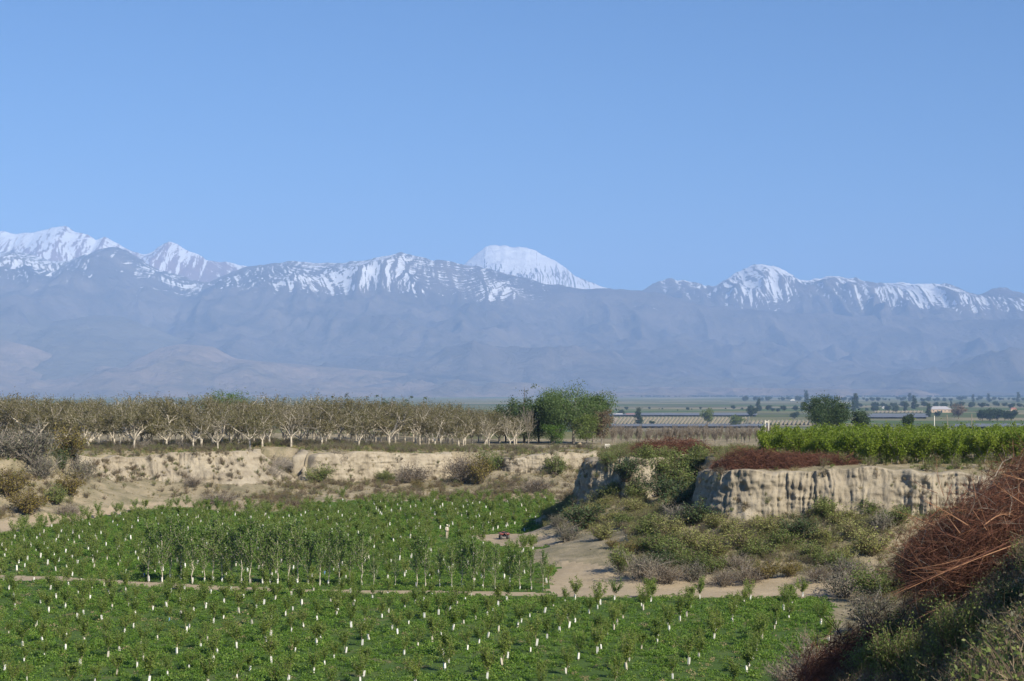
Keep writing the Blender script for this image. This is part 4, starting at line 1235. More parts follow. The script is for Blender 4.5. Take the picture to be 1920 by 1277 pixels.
# ================================================================== WEEDS AND DRY GRASS
def tuft_proto(seed, n=26, h=0.45, rad=0.16, lm=None):
    rng = np.random.default_rng(seed)
    a = rng.random(n) * 6.283; r = rad * np.sqrt(rng.random(n))
    b = np.stack([r * np.cos(a), r * np.sin(a), np.full(n, -0.03)], 1)
    hh = h * (0.5 + 0.7 * rng.random(n))
    t = b + np.stack([np.cos(a) * hh * 0.45 * rng.random(n), np.sin(a) * hh * 0.45 * rng.random(n), hh], 1)
    w = np.stack([-np.sin(a), np.cos(a), 0 * a], 1) * 0.014
    m = (b + t) / 2 + rng.normal(size=b.shape) * 0.02
    V = np.stack([b - w, b + w, m + w * 0.9, t], 1).reshape(-1, 3)
    return mk('tuft', (V, np.arange(4 * n).reshape(n, 4)), lm or L_DRY)
def weed_proto(seed, lm, n=8, leafn=170, ls=0.075, twigs=2):
    return single('weed', shrub_proto(seed, lm, n, leafn, ls, 1.0, 0.5, twigs, None, 0.07))
WE = [weed_proto(871, L_YELLOW, 9, 260), weed_proto(872, L_SHRUB, 9, 280), weed_proto(873, L_SHRUB, 9, 300, 0.085), weed_proto(874, L_GREY, 10, 120), weed_proto(875, L_DEAD, 12, 60, 0.06, 3), tuft_proto(876), tuft_proto(877, 34, 0.35, 0.22), tuft_proto(878, 30, 0.4, 0.2, L_SHRUB), weed_proto(879, L_OCHRE)]
N = 170000
xx = RNG.uniform(-92, 66, N); yy = RNG.uniform(30, 352, N)
k = (np.abs(xx - 2) < 0.30 * yy + 4)
xx, yy = xx[k], yy[k]
r_, f_ = zone(xx, yy)
k = ~r_ & ~f_
xx, yy = xx[k], yy[k]
dA, LA, _ = edge_field(xx, yy, EA, PA); dB, LB, _ = edge_field(xx, yy, EB, PB)
zz = H(xx, yy)
k = (zz > 0.05) & ~((np.abs(dA - 0.8) < 1.5) & (RNG.random(len(xx)) < 0.85)) & ~((np.abs(dB - 0.8) < 1.6) & (yy > 178) & (yy < 250)) & ~((dA > 45)) & ~((dB > 6) & (yy < 170))
xx, yy, zz, dA, dB = xx[k], yy[k], zz[k], dA[k], dB[k]
n1 = fbm(xx / 5.0, yy / 5.0, 0, 4, 301); n2 = fbm(xx / 2.0, yy / 2.0, 4, 3, 302)
n3 = fbm(xx / 9.0, yy / 9.0, 7, 3, 303)
U = RNG.random(len(xx))
sideB = (dB > dA - 1000) & (dB < 0) & (dB > -30) & (xx > 0)
slopeC = sideB & (yy < 150)
topA = dA > 1.5; topB = (dB > 1.5)
dens = np.zeros(len(xx)); typ = np.zeros(len(xx), int); scl = np.zeros(len(xx))
R3 = RNG.random(len(xx))
# right slope: flowering weeds over most of it, barer near its foot
m = sideB & ~topA
foot = sstep(-27, -19, dB)
dens[m] = (0.16 + 0.80 * foot * sstep(-0.55, 0.0, n1) )[m]
typ[m] = np.where(n3 > 0.2, np.where(R3 < 0.45, 2, np.where(R3 < 0.8, 0, 1)), np.where(R3 < 0.58, 0, np.where(R3 < 0.70, 1, np.where(R3 < 0.84, 6, np.where(R3 < 0.92, 7, 3))))).astype(int)[m]
lowm = m & (dB < -19)
typ[lowm] = np.where(R3 < 0.4, 4, np.where(R3 < 0.65, 5, np.where(R3 < 0.85, 3, 8)))[lowm]
scl[m] = (0.55 + 0.35 * R3)[m]
mm = slopeC
typ[mm] = np.where(R3 < 0.25, 3, np.where(R3 < 0.7, 2, np.where(R3 < 0.85, 4, 5)))[mm]
dens[mm] = (0.12 + 0.5 * sstep(0.0, 0.4, n1))[mm]
# left slope: dry grass, grey weeds, bare sand between
m = (dA < 0.5) & ~sideB
sandy = sstep(-66, -60, xx) * sstep(-38, -44, xx)
dens[m] = ((0.22 + 0.75 * sstep(-0.25, 0.25, n1)) * (1 - 0.72 * sandy) * (1 - 0.5 * sstep(-9, -3, dA)))[m]
typ[m] = np.where(R3 < 0.42, 5, np.where(R3 < 0.60, 6, np.where(R3 < 0.74, 3, np.where(R3 < 0.82, 2, np.where(R3 < 0.92, 4, 8)))))[m]
scl[m] = (0.55 + 0.45 * R3 * R3 + 0.25 * np.clip(n2, 0, 1))[m]
# terrace tops
m = topA
dens[m] = (0.75 * sstep(-0.5, 0.1, n1) * sstep(45, 20, dA))[m]
typ[m] = np.where(R3 < 0.45, 7, np.where(R3 < 0.85, 6, np.where(R3 < 0.95, 3, 2)))[m]; scl[m] = (0.7 + 0.4 * R3)[m]
m = topB & (yy > 165)
wpx = 960 + xx / yy * F
pile_zone = ((wpx > 1330) & (wpx < 1620) & (yy < 193)) | ((wpx > 1170) & (wpx < 1340) & (yy > 222) & (yy < 234))
dens[m] = (0.8 * sstep(-0.5, 0.1, n1) * sstep(30, 16, dB) * np.where(pile_zone, 0.15, 1.0) * np.where((wpx > 1600) & (dB < 9), 0.4, 1.0))[m]
typ[m] = np.where((R3 < 0.4) | (dB > 9), 7, np.where(R3 < 0.8, 6, np.where(R3 < 0.9, 2, 1)))[m]; scl[m] = (0.8 + 0.5 * R3)[m]
k = U < dens
bp = []
for V_, bat in BANK:
    m_ = int(len(V_) * (0.06 if bat > 3 else 0.012)); bp.append(V_[RNG.integers(0, len(V_), m_)])
bp = np.concatenate(bp); bn = fbm(bp[:, 0] / 2.5, bp[:, 1] / 2.5, bp[:, 2] / 2, 3, 90); bp = bp[bn > -0.02]
bt = RNG.choice([5, 6, 3, 2, 4, 7], len(bp), p=[.25, .2, .22, .13, .15, .05])
scatter('bank_weeds', bp - np.array([0, 0, .04]), RNG.uniform(0, 6.28, len(bp)), RNG.uniform(.4, 1.1, len(bp)), WE, bt)
scatter('weeds_and_dry_grass', np.stack([xx[k], yy[k], zz[k] - 0.03], 1), RNG.uniform(0, 6.28, k.sum()), scl[k] * (0.75 + 0.5 * RNG.random(k.sum())), WE, typ[k])

cx2 = RNG.uniform(2, 26, 20000); cy2 = RNG.uniform(11, 100, 20000)
cd2, cl2, _ = edge_field(cx2, cy2, EB, PB); kz = (cd2 < np.where(cy2 < 34, 3.0, 0.5)) & (cd2 > -19) & (RNG.random(20000) < 0.55 + 0.5 * fbm(cx2 / 2, cy2 / 2, 0, 3, 91))
cx2, cy2 = cx2[kz], cy2[kz]
scatter('slope_weeds', np.stack([cx2, cy2, H(cx2, cy2) - .03], 1), RNG.uniform(0, 6.28, len(cx2)), RNG.uniform(.3, .75, len(cx2)), WE, RNG.choice([1, 2, 3, 4, 5, 7], len(cx2), p=[.2, .25, .2, .12, .13, .1]))
# stones and clods lying on the bare earth
def stone_proto(seed):
    rng = np.random.default_rng(seed)
    V = []; n = 7
    for j, (r, z) in enumerate(((0.55, -0.25), (1.0, 0.05), (0.8, 0.45), (0.15, 0.62))):
        for k in range(n):
            a = 6.283 * k / n + rng.normal(0, .12); q = r * (0.8 + 0.4 * rng.random()); V.append((q * math.cos(a), q * math.sin(a) * 0.8, z + rng.normal(0, .06)))
    Fq = [(j * n + k, j * n + (k + 1) % n, j * n + n + (k + 1) % n, j * n + n + k) for j in range(3) for k in range(n)]
    return mesh_np('stone', np.array(V), np.array(Fq), M_HILL, False)
sx = RNG.uniform(-80, 52, 60000); sy = RNG.uniform(120, 330, 60000)
ks = np.abs(sx) < 0.29 * sy + 3; sx, sy = sx[ks], sy[ks]
sr, sf = zone(sx, sy); sz_ = H(sx, sy)
ks = ~sf & (sz_ < 6.5) & (RNG.random(len(sx)) < np.where(sr, 0.05, 0.22) * (0.4 + np.clip(fbm(sx / 3, sy / 3, 0, 3, 55) * 2.5, 0, 1.6)))
sx, sy, sz_ = sx[ks], sy[ks], sz_[ks]
scatter('stones', np.stack([sx, sy, sz_], 1), RNG.uniform(0, 6.28, len(sx)), 0.035 + 0.16 * RNG.random(len(sx)) ** 3, [stone_proto(1), stone_proto(2)], RNG.integers(0, 2, len(sx)))

# ================================================================== BRUSH PILES
def twig_pile(rng, mounds, n, lmin, lmax, r, bias, jit, pieces=3, side=0.5):
    """loose prunings heaped over mounds (cx,cy,cz,rx,ry,rz): curved, tapering, with side shoots"""
    w = np.array([m[3] * m[4] for m in mounds]); w = w / w.sum()
    which = rng.choice(len(mounds), n, p=w)
    M = np.array(mounds)[which]
    d = rng.normal(size=(n, 3)); d /= np.linalg.norm(d, axis=1, keepdims=True); d[:, 2] = np.abs(d[:, 2]) * 1.0 - 0.12
    rad = (0.55 + 0.45 * rng.random((n, 1)) ** 0.5)
    C = M[:, :3] + d * rad * M[:, 3:]
    D = np.asarray(bias) + rng.normal(size=(n, 3)) * jit
    D /= np.linalg.norm(D, axis=1, keepdims=True)
    L = (lmin + (lmax - lmin) * rng.random(n) ** 1.6)[:, None]
    bend = rng.normal(size=(n, 3)) * 0.10
    P = [C - D * L * 0.5]
    for k in range(1, pieces + 1):
        t = k / pieces
        P.append(C + D * L * (t - 0.5) + bend * L * (t * (1 - t) * 4 - 0) * 0.9 + np.array([0, 0, -0.06]) * L * t * t)
    rr = r * (0.5 + 1.0 * rng.random(n) ** 2) * (0.6 + 0.4 * L[:, 0] / lmax)
    A0 = []; A1 = []; B0 = []; B1 = []
    for k in range(pieces):
        A0.append(P[k]); A1.append(P[k + 1]); B0.append(rr * (1 - 0.75 * k / pieces)); B1.append(rr * (1 - 0.75 * (k + 1) / pieces))
    q = rng.random(n) < side
    for rep in range(2):
        t = 0.3 + 0.5 * rng.random((n, 1)); b = C + D * L * (t - 0.5) + bend * L * (t * (1 - t) * 4) * 0.9 + np.array([0, 0, -0.06]) * L * t * t
        sd = D + rng.normal(size=(n, 3)) * 0.5; sd /= np.linalg.norm(sd, axis=1, keepdims=True)
        A0.append(b[q]); A1.append((b + sd * L * (0.2 + 0.25 * rng.random((n, 1))))[q]); B0.append(rr[q] * 0.5); B1.append(rr[q] * 0.15)
    return tubes(np.concatenate(A0), np.concatenate(A1), np.concatenate(B0), np.concatenate(B1), 3)

def single_branch(rng, p0, p1, r, shoots=5):
    p0 = np.array(p0, float); p1 = np.array(p1, float); L = np.linalg.norm(p1 - p0)
    side = rng.normal(size=3) * 0.05 * L
    pts = [p0 + (p1 - p0) * t + side * math.sin(math.pi * t) for t in np.linspace(0, 1, 7)]
    A0 = pts[:-1]; A1 = pts[1:]; R0 = [r * (1 - 0.8 * k / 6) for k in range(6)]; R1 = [r * (1 - 0.8 * (k + 1) / 6) for k in range(6)]
    d = (p1 - p0) / L
    for k in range(shoots):
        b = pts[2 + k % 4]; sd = d + rng.normal(size=3) * 0.4; sd /= np.linalg.norm(sd)
        A0.append(b); A1.append(b + sd * L * (0.2 + 0.2 * rng.random())); R0.append(r * 0.35); R1.append(r * 0.1)
    return tubes(A0, A1, R0, R1, 5)

def pile_mounds(spots):
    out = []
    for px, Y, w, d, h in spots:
        x = wx(px, Y); z = float(H(np.array([x]), np.array([float(Y)]))[0])
        out.append((x, Y, z + 0.1, w, d, h))
    return out
rng = np.random.default_rng(41)
def far_pile(spots, label, n):
    ms = pile_mounds(spots); o = ms[0]
    e = empty('brush_pile', (o[0], o[1], o[2])); tag(e, label, 'brush pile')
    loc = [(m[0] - o[0], m[1] - o[1], m[2] - o[2], m[3], m[4], m[5]) for m in ms]
    t = link('twigs', mk('twigs', twig_pile(rng, loc, n, 0.6, 2.2, 0.022, (-0.8, 0.1, 0.25), 0.6, 2), M_TWIG_RED), e); t['kind'] = 'stuff'
far_pile([(1255, 231, 2.6, 1.6, 2.4), (1215, 229, 2.2, 1.4, 1.9), (1295, 232, 2.4, 1.6, 2.0), (1195, 231, 1.2, 1.2, 0.8), (1315, 231, 1.4, 1.2, 1.0)], 'low dome of red-brown prunings on the terrace behind the bluff tip', 3600)
far_pile([(1395, 190.5, 2.6, 1.5, 2.3), (1435, 190.5, 2.6, 1.5, 2.1), (1480, 190.5, 2.6, 1.5, 1.7), (1525, 191.5, 2.4, 1.4, 1.1), (1570, 191.8, 2.2, 1.3, 0.9), (1360, 192, 1.6, 1.3, 1.2)], 'long low heap of red-brown prunings along the rim of the fluted cliff', 6000)
# the near heap tipped over the terrace edge
NB = (12.0, 46.0, 12.6)
e = empty('brush_pile', NB); tag(e, 'big near heap of red-brown prunings spilling down the shaded slope at the right', 'brush pile')
near_m = [(12.5, 46.0, 13.7, 2.0, 2.2, 2.2), (14.4, 47.5, 14.6, 2.3, 2.4, 2.3), (11.3, 46.0, 13.1, 1.4, 1.9, 1.6), (12.0, 48.5, 13.2, 1.8, 2.0, 1.6), (13.1, 44.2, 13.0, 1.9, 1.6, 1.6)]
loc = [(m[0] - NB[0], m[1] - NB[1], m[2] - NB[2], m[3], m[4], m[5]) for m in near_m]
t = link('twigs', mk('twigs', twig_pile(rng, loc, 11500, 0.4, 2.0, 0.0078, (-0.65, -0.1, -0.10), 0.62, 3, 0.85), M_TWIG_RED), e); t['kind'] = 'stuff'
t = link('old_twigs', mk('old_twigs', twig_pile(rng, loc, 800, 0.4, 1.6, 0.009, (-0.5, -0.1, 0.0), 0.8, 3, 0.8), M_BARK_GREY), e); t['kind'] = 'stuff'
t = link('thick_twigs', mk('thick_twigs', twig_pile(rng, loc, 420, 0.8, 2.2, 0.015, (-0.6, -0.1, -0.05), 0.7, 3, 0.9), M_TWIG_TAN), e); t['kind'] = 'stuff'
# the larger branches that can be told apart
def P3(px, py, Y): return np.array((wx(px, Y), Y, zy(py, Y))) - np.array(NB)
BR = [((1905, 1010, 43.5), (1668, 1112, 43.4), .030), ((1920, 1015, 43.6), (1700, 1105, 43.0), .024), ((1815, 985, 43.3), (1735, 940, 43.2), .026), ((1810, 1015, 43.2), (1715, 970, 43.0), .024), ((1860, 870, 44), (1850, 842, 44), .016), ((1930, 885, 43.9), (1848, 850, 43.8), .022),
      ((1935, 905, 43.6), (1875, 888, 43.4), .026), ((1845, 985, 43.1), (1900, 965, 43.3), .028), ((1862, 1010, 43), (1850, 925, 43.2), .018), ((1830, 935, 43.1), (1822, 895, 43.2), .016), ((1770, 930, 43.4), (1757, 850, 43.4), .014), ((1758, 925, 43.5), (1705, 895, 43.5), .013), ((1880, 1075, 43), (1720, 1160, 42.6), .02),
      ((1800, 1000, 42.9), (1770, 960, 43), .018), ((1940, 1040, 43), (1760, 1075, 42.8), .018), ((1920, 945, 43.3), (1860, 905, 43.2), .02), ((1900, 1050, 42.9), (1790, 1130, 42.7), .016), ((1870, 960, 43.1), (1800, 905, 43.1), .016), ((1830, 1040, 42.9), (1700, 1070, 42.9), .015), ((1750, 985, 43.3), (1680, 960, 43.4), .012),
      ((1925, 1090, 42.8), (1830, 1180, 42.5), .016), ((1850, 1090, 42.9), (1745, 1190, 42.4), .014), ((1935, 860, 44.2), (1890, 815, 44.2), .012), ((1925, 1000, 43.2), (1890, 880, 43.4), .014)]
for k, (a, b, r) in enumerate(BR[:4] + BR[6:20]):
    link('branch', mk('branch', single_branch(rng, P3(*a), P3(*b), r * 0.62, 8), M_TWIG_TAN if k % 3 else M_TWIG_RED), e)
# lower spill of the heap at the field's edge
ms = [(10.3, 55.0, 0, 1.7, 2.2, 1.1), (10.9, 59.0, 0, 1.5, 2.4, 1.0), (10.4, 51.5, 0, 1.6, 1.8, 1.1)]
ms = [(a, b, float(H(np.array([a]), np.array([b]))[0]) + 0.1, c, d, f) for a, b, _, c, d, f in ms]
e = empty('brush_pile', ms[0][:3]); tag(e, 'dark lower heap of prunings in the shade at the foot of the near slope', 'brush pile')
loc = [(m[0] - ms[0][0], m[1] - ms[0][1], m[2] - ms[0][2], m[3], m[4], m[5]) for m in ms]
t = link('twigs', mk('twigs', twig_pile(rng, loc, 3200, 0.6, 2.2, 0.010, (-0.6, -0.2, -0.3), 0.5, 3, 0.6), M_TWIG_RED), e); t['kind'] = 'stuff'
# grey branches dumped in the gully of the far bank
x, y, z = hit(497, 890)
e = empty('brush_pile', (x, y, z)); tag(e, 'grey heap of dead branches dumped in the gully of the far bank', 'brush pile')
t = link('branches', mk('branches', twig_pile(rng, [(0, 0, 0.2, 2.6, 3.0, 1.1), (2.0, 4, 1.4, 2.0, 3.0, 1.0)], 700, 1.2, 3.6, 0.03, (-0.5, -0.4, -0.3), 0.5, 3), M_BARK_GREY), e); t['kind'] = 'stuff'
# dead prunings lying along the front of the walnut orchard
for px, yb, lab in ((262, 843, 'grey tangle of fallen branches under the front walnut trees, left one'), (330, 843, 'grey tangle of fallen branches under the front walnut trees, right one')):
    x, y, z = hit(px, yb)
    e = empty('brush_pile', (x, y + 2, z)); tag(e, lab, 'brush pile')
    t = link('branches', mk('branches', twig_pile(rng, [(0, 0, 0.1, 2.6, 1.2, 1.3)], 420, 1.0, 2.6, 0.02, (0, 0, 0.1), 0.7, 3), M_BARK_GREY), e); t['kind'] = 'stuff'

# ================================================================== PERSON
def skin_mesh(name, joints, edges, mats, pick):
    me = bpy.data.meshes.new(name)
    me.from_pydata([j[0] for j in joints], edges, [])
    o = bpy.data.objects.new(name, me); COL.objects.link(o)
    sk = o.modifiers.new('skin', 'SKIN')
    sv = me.skin_vertices[0].data
    for i, (c, r) in enumerate(joints):
        sv[i].radius = (r, r) if not isinstance(r, tuple) else r
    sv[0].use_root = True
    sb = o.modifiers.new('sub', 'SUBSURF'); sb.levels = 2; sb.render_levels = 2
    dg = bpy.context.evaluated_depsgraph_get()
    ev = bpy.data.meshes.new_from_object(o.evaluated_get(dg))
    ev.name = name
    bpy.data.objects.remove(o)
    ev.materials.clear()
    for m in mats: ev.materials.append(m)
    for pl in ev.polygons:
        pl.use_smooth = True; pl.material_index = pick(pl.center)
    return ev
M_SKIN = plain_mat('skin', (0.34, 0.19, 0.12), 0.6)
M_SHIRT = plain_mat('work_shirt', (0.50, 0.45, 0.38), 0.9)
M_TROUS = plain_mat('work_trousers', (0.46, 0.40, 0.31), 0.9)
M_SHOE = plain_mat('boot_leather', (0.05, 0.04, 0.03), 0.7)
M_CAP = plain_mat('cap_cloth', (0.80, 0.74, 0.50), 0.8)
M_HAIR = plain_mat('dark_hair', (0.02, 0.016, 0.012), 0.6)
J = [((0, 0, 0.95), (.17, .13)), ((0, 0.01, 1.12), (.17, .13)), ((0, 0.0, 1.30), (.195, .14)), ((0, -0.01, 1.43), (.11, .085)), ((0, 0.0, 1.50), .055), ((0, .025, 1.57), (.062, .07)), ((0, .03, 1.64), (.078, .095)), ((0, .02, 1.715), (.06, .07)),
     ((.09, 0, .86), .11), ((.11, .03, .50), .085), ((.11, -.02, .10), .05), ((.12, .13, .035), .042),
     ((-.09, 0, .86), .11), ((-.12, -.03, .50), .085), ((-.14, -.09, .10), .05), ((-.15, .05, .035), .042),
     ((.19, -.01, 1.40), .062), ((.25, 0, 1.14), .048), ((.11, .21, 1.03), .036), ((.05, .26, 1.02), (.036, .022)),
     ((-.19, -.01, 1.40), .062), ((-.25, 0, 1.14), .048), ((-.11, .21, 1.05), .036), ((-.05, .26, 1.04), (.036, .022))]
E = [(0, 1), (1, 2), (2, 3), (3, 4), (4, 5), (5, 6), (6, 7), (0, 8), (8, 9), (9, 10), (10, 11), (0, 12), (12, 13), (13, 14), (14, 15), (3, 16), (16, 17), (17, 18), (18, 19), (3, 20), (20, 21), (21, 22), (22, 23)]
for sgn, base in ((1, 19), (-1, 23)):
    bp = J[base][0]
    for k in range(4):
        a = len(J); off = (-0.027 + 0.018 * k)
        J.append(((bp[0] - sgn * 0.03, bp[1] + 0.03, bp[2] + off), .0095)); J.append(((bp[0] - sgn * 0.065, bp[1] + 0.02 - 0.004 * k, bp[2] + off - 0.008), .008))
        E += [(base, a), (a, a + 1)]
    a = len(J); J.append(((bp[0] - sgn * 0.01, bp[1] - 0.02, bp[2] + 0.045), .010)); J.append(((bp[0] - sgn * 0.03, bp[1] - 0.01, bp[2] + 0.065), .009))
    E += [(base, a), (a, a + 1)]
def pick(c):
    if c.z < 0.10: return 3
    if c.z < 1.0 and (abs(c.x) < 0.24 and c.y < 0.14): return 2
    if c.z > 1.49: return 0
    if c.y > 0.235 and c.z < 1.2: return 0
    return 1
body = skin_mesh('body', J, E, [M_SKIN, M_SHIRT, M_TROUS, M_SHOE], pick)
x, y = gp(838, 1011)
pe = empty('person', (x, y, float(H(np.array([x]), np.array([y]))[0]) + 0.01), math.radians(-140)); tag(pe, 'person in beige work clothes and pale cap standing in the field, hands in front', 'person')
link('body', body, pe)
def lathe(prof, n=16):
    V = []; Fq = []
    for r, z in prof:
        for k in range(n):
            a = 6.2832 * k / n; V.append((r * math.cos(a), r * math.sin(a), z))
    for j in range(len(prof) - 1):
        for k in range(n):
            k2 = (k + 1) % n; Fq.append((j * n + k, j * n + k2, j * n + n + k2, j * n + n + k))
    return np.array(V), np.array(Fq)
V, Fq = lathe([(0.112, 1.665), (0.113, 1.70), (0.10, 1.755), (0.065, 1.785), (0.005, 1.793)])
V[:, 1] *= 1.15; V[:, 1] += 0.02
bv = np.array([(-.09, .11, 1.672), (.09, .11, 1.672), (.06, .225, 1.655), (-.06, .225, 1.655), (-.09, .11, 1.684), (.09, .11, 1.684), (.06, .225, 1.667), (-.06, .225, 1.667)])
bf = np.array([(0, 3, 2, 1), (4, 5, 6, 7), (0, 1, 5, 4), (1, 2, 6, 5), (2, 3, 7, 6), (3, 0, 4, 7)])
V2, Fs, _ = join_np([(V, Fq, 0), (bv, bf, 0)])
link('cap', mesh_np('cap', V2, Fs, M_CAP), pe)
V, Fq = lathe([(0.098, 1.56), (0.108, 1.62), (0.110, 1.668)]); V[:, 1] = V[:, 1] * 1.1 + 0.005; keep_ = V[Fq].mean(1)[:, 1] < 0.03
link('hair', mesh_np('hair', V, Fq[keep_], M_HAIR), pe)
# face: nose, eyes, ears
fv = []
def ball(c, r, n=8):
    V, Fq = lathe([(r[0] * math.sin(t), -math.cos(t)) for t in np.linspace(0.05, math.pi - 0.05, n)], n)
    V[:, 1] *= r[1] / r[0]; V[:, 2] *= r[2]
    return V + np.array(c), Fq
V, Fs, _ = join_np([ball((0, .128, 1.622), (.013, .02, .022), 8) + (0,), ball((.083, .025, 1.63), (.012, .02, .03), 8) + (0,), ball((-.083, .025, 1.63), (.012, .02, .03), 8) + (0,)])
link('nose_and_ears', mesh_np('nose_and_ears', V, Fs, M_SKIN), pe)
for sx in (-1, 1):
    link('eye', mesh_np('eye', *ball((sx * .031, .112, 1.645), (.011, .009, .008), 8), M_HAIR), pe)
link('mouth', mesh_np('mouth', *ball((0, .112, 1.588), (.024, .01, .006), 8), plain_mat('lips', (0.22, 0.09, 0.07), 0.6)), pe)

# ================================================================== QUAD BIKE
def rbox(c, s, bev=0.25, taper=1.0):
    """chamfered box: octagonal section along x, ends drawn in"""
    cx_, cy_, cz_ = c; a, b, h = s[0] / 2, s[1] / 2, s[2] / 2
    q = min(b, h) * bev * 2
    sec = [(-b + q, -h), (b - q, -h), (b, -h + q), (b, h - q), (b - q, h), (-b + q, h), (-b, h - q), (-b, -h + q)]
    V = []; Fq = []; ks = [(-a, 0.86), (-a + q * 0.6, 1.0), (a - q * 0.6, 1.0 * taper), (a, 0.86 * taper)]
    for x, g in ks:
        for y, z in sec: V.append((cx_ + x, cy_ + y * g, cz_ + z * g))
    for j in range(3):
        for k in range(8):
            k2 = (k + 1) % 8; Fq.append((j * 8 + k, j * 8 + k2, j * 8 + 8 + k2, j * 8 + 8 + k))
    V.append((cx_ - a, cy_, cz_)); V.append((cx_ + a, cy_, cz_))
    for k in range(0, 8, 2):
        Fq.append((k, (k + 1) % 8, (k + 2) % 8, 32)); Fq.append((24 + k, 33, 24 + (k + 2) % 8, 24 + (k + 1) % 8))
    return np.array(V, float), np.array(Fq)
M_RED = plain_mat('red_plastic', (0.21, 0.065, 0.055), 0.5)
M_BLK = plain_mat('black_plastic', (0.025, 0.025, 0.028), 0.6)
M_TYRE = plain_mat('dusty_tyre', (0.09, 0.085, 0.08), 0.9)
M_STEEL = plain_mat('grey_steel', (0.35, 0.35, 0.36), 0.45, 0.7)
M_LAMP = plain_mat('red_lamp_glass', (0.45, 0.02, 0.02), 0.2)
x, y = gp(945, 1011)
qb = empty('quad_bike', (x, y, float(H(np.array([x]), np.array([y]))[0])), math.radians(8)); tag(qb, 'red quad bike seen from behind, parked on the dirt at the field edge', 'quad bike')
def part(nm, pieces, m, parent=qb):
    V, Fs, _ = join_np([q + (0,) for q in pieces]); return link(nm, mesh_np(nm, V, Fs, m, True), parent)
part('chassis', [rbox((0, 0, .42), (.34, 1.25, .22)), rbox((0, 0.15, .56), (.40, .55, .16))], M_BLK)
part('seat', [rbox((0, -.12, .80), (.34, .70, .15), .4), rbox((0, -.46, .85), (.30, .14, .10), .4)], M_BLK)
part('tank', [rbox((0, .38, .82), (.30, .38, .20), .4)], M_RED)
for sy, nm in ((-1, 'rear_fender'), (1, 'front_fender')):
    pcs = []
    for sx in (-1, 1):
        pcs += [rbox((sx * .40, sy * .56, .74), (.42, .62, .07), .4), rbox((sx * .40, sy * .86, .68), (.40, .10, .14), .4)]
    pcs.append(rbox((0, sy * .62, .76), (.5, .45, .06), .4))
    part(nm, pcs, M_RED)
for sx in (-1, 1):
    for sy in (-1, 1):
        R, Wd = (.30, .125) if sy < 0 else (.29, .10)
        V, Fq = lathe([(R * .52, -Wd), (R * .86, -Wd * 1.05), (R * .97, -Wd * .75), (R, -Wd * .3), (R, Wd * .3), (R * .97, Wd * .75), (R * .86, Wd * 1.05), (R * .52, Wd)], 28)
        k = np.arange(len(V)) % 28
        V[:, :2] *= np.where((np.hypot(V[:, 0], V[:, 1]) > R * .94) & (k % 2 == 0), 0.95, 1.0)[:, None]   # lugs
        V = V[:, [2, 0, 1]]
        w = link('wheel', mesh_np('wheel', V, Fq, M_TYRE, True), qb, (sx * .44, sy * .60, R))
        V, Fq = lathe([(.01, Wd * .35), (R * .2, Wd * .35), (R * .45, Wd * .1), (R * .54, Wd * .9), (R * .54, -Wd * .9), (R * .45, -Wd * .1), (R * .2, -Wd * .35), (.01, -Wd * .35)], 20)
        link('rim', mesh_np('rim', V[:, [2, 0, 1]], Fq, M_STEEL, True), w)
def bars(nm, segs, r, m):
    V, Fq = tubes([s_[0] for s_ in segs], [s_[1] for s_ in segs], [r] * len(segs), [r] * len(segs), 8)
    return link(nm, mesh_np(nm, V, Fq, m, True), qb)
bars('axle', [((-.42, -.6, .3), (.42, -.6, .3)), ((-.42, .6, .3), (.42, .6, .3))], .035, M_STEEL)
bars('handlebar', [((0, .45, .85), (0, .36, 1.08)), ((0, .36, 1.08), (.18, .33, 1.12)), ((0, .36, 1.08), (-.18, .33, 1.12)), ((.18, .33, 1.12), (.38, .25, 1.10)), ((-.18, .33, 1.12), (-.38, .25, 1.10))], .016, M_BLK)
for sy, nm in ((-1, 'rear_rack'), (1, 'front_rack')):
    sg = []
    for k in range(5): sg.append(((-.36 + .18 * k, sy * .42, .85), (-.36 + .18 * k, sy * .90, .85)))
    sg += [((-.38, sy * .42, .85), (.38, sy * .42, .85)), ((-.38, sy * .90, .85), (.38, sy * .90, .85)), ((-.3, sy * .65, .72), (-.3, sy * .65, .85)), ((.3, sy * .65, .72), (.3, sy * .65, .85))]
    bars(nm, sg, .012, M_BLK)
for sx in (-1, 1):
    part('tail_light', [rbox((sx * .30, -.925, .69), (.12, .03, .06), .3)], M_LAMP)
# dark bundle on the ground near the quad bike
V, Fq = lathe([(.02, 0), (.30, .02), (.36, .14), (.27, .28), (.12, .36), (.02, .38)], 14)
V += np.stack([fbm(V[:, 0] * 5, V[:, 1] * 5, V[:, 2] * 5, 3, 3)] * 3, 1) * .08
x, y = gp(880, 1010)
tag(link('sack', mesh_np('sack', V, Fq, M_BLK), None, (x, y, float(H(np.array([x]), np.array([y]))[0]) - .02)), 'dark bundle lying on the ground between the person and the quad bike', 'sack')

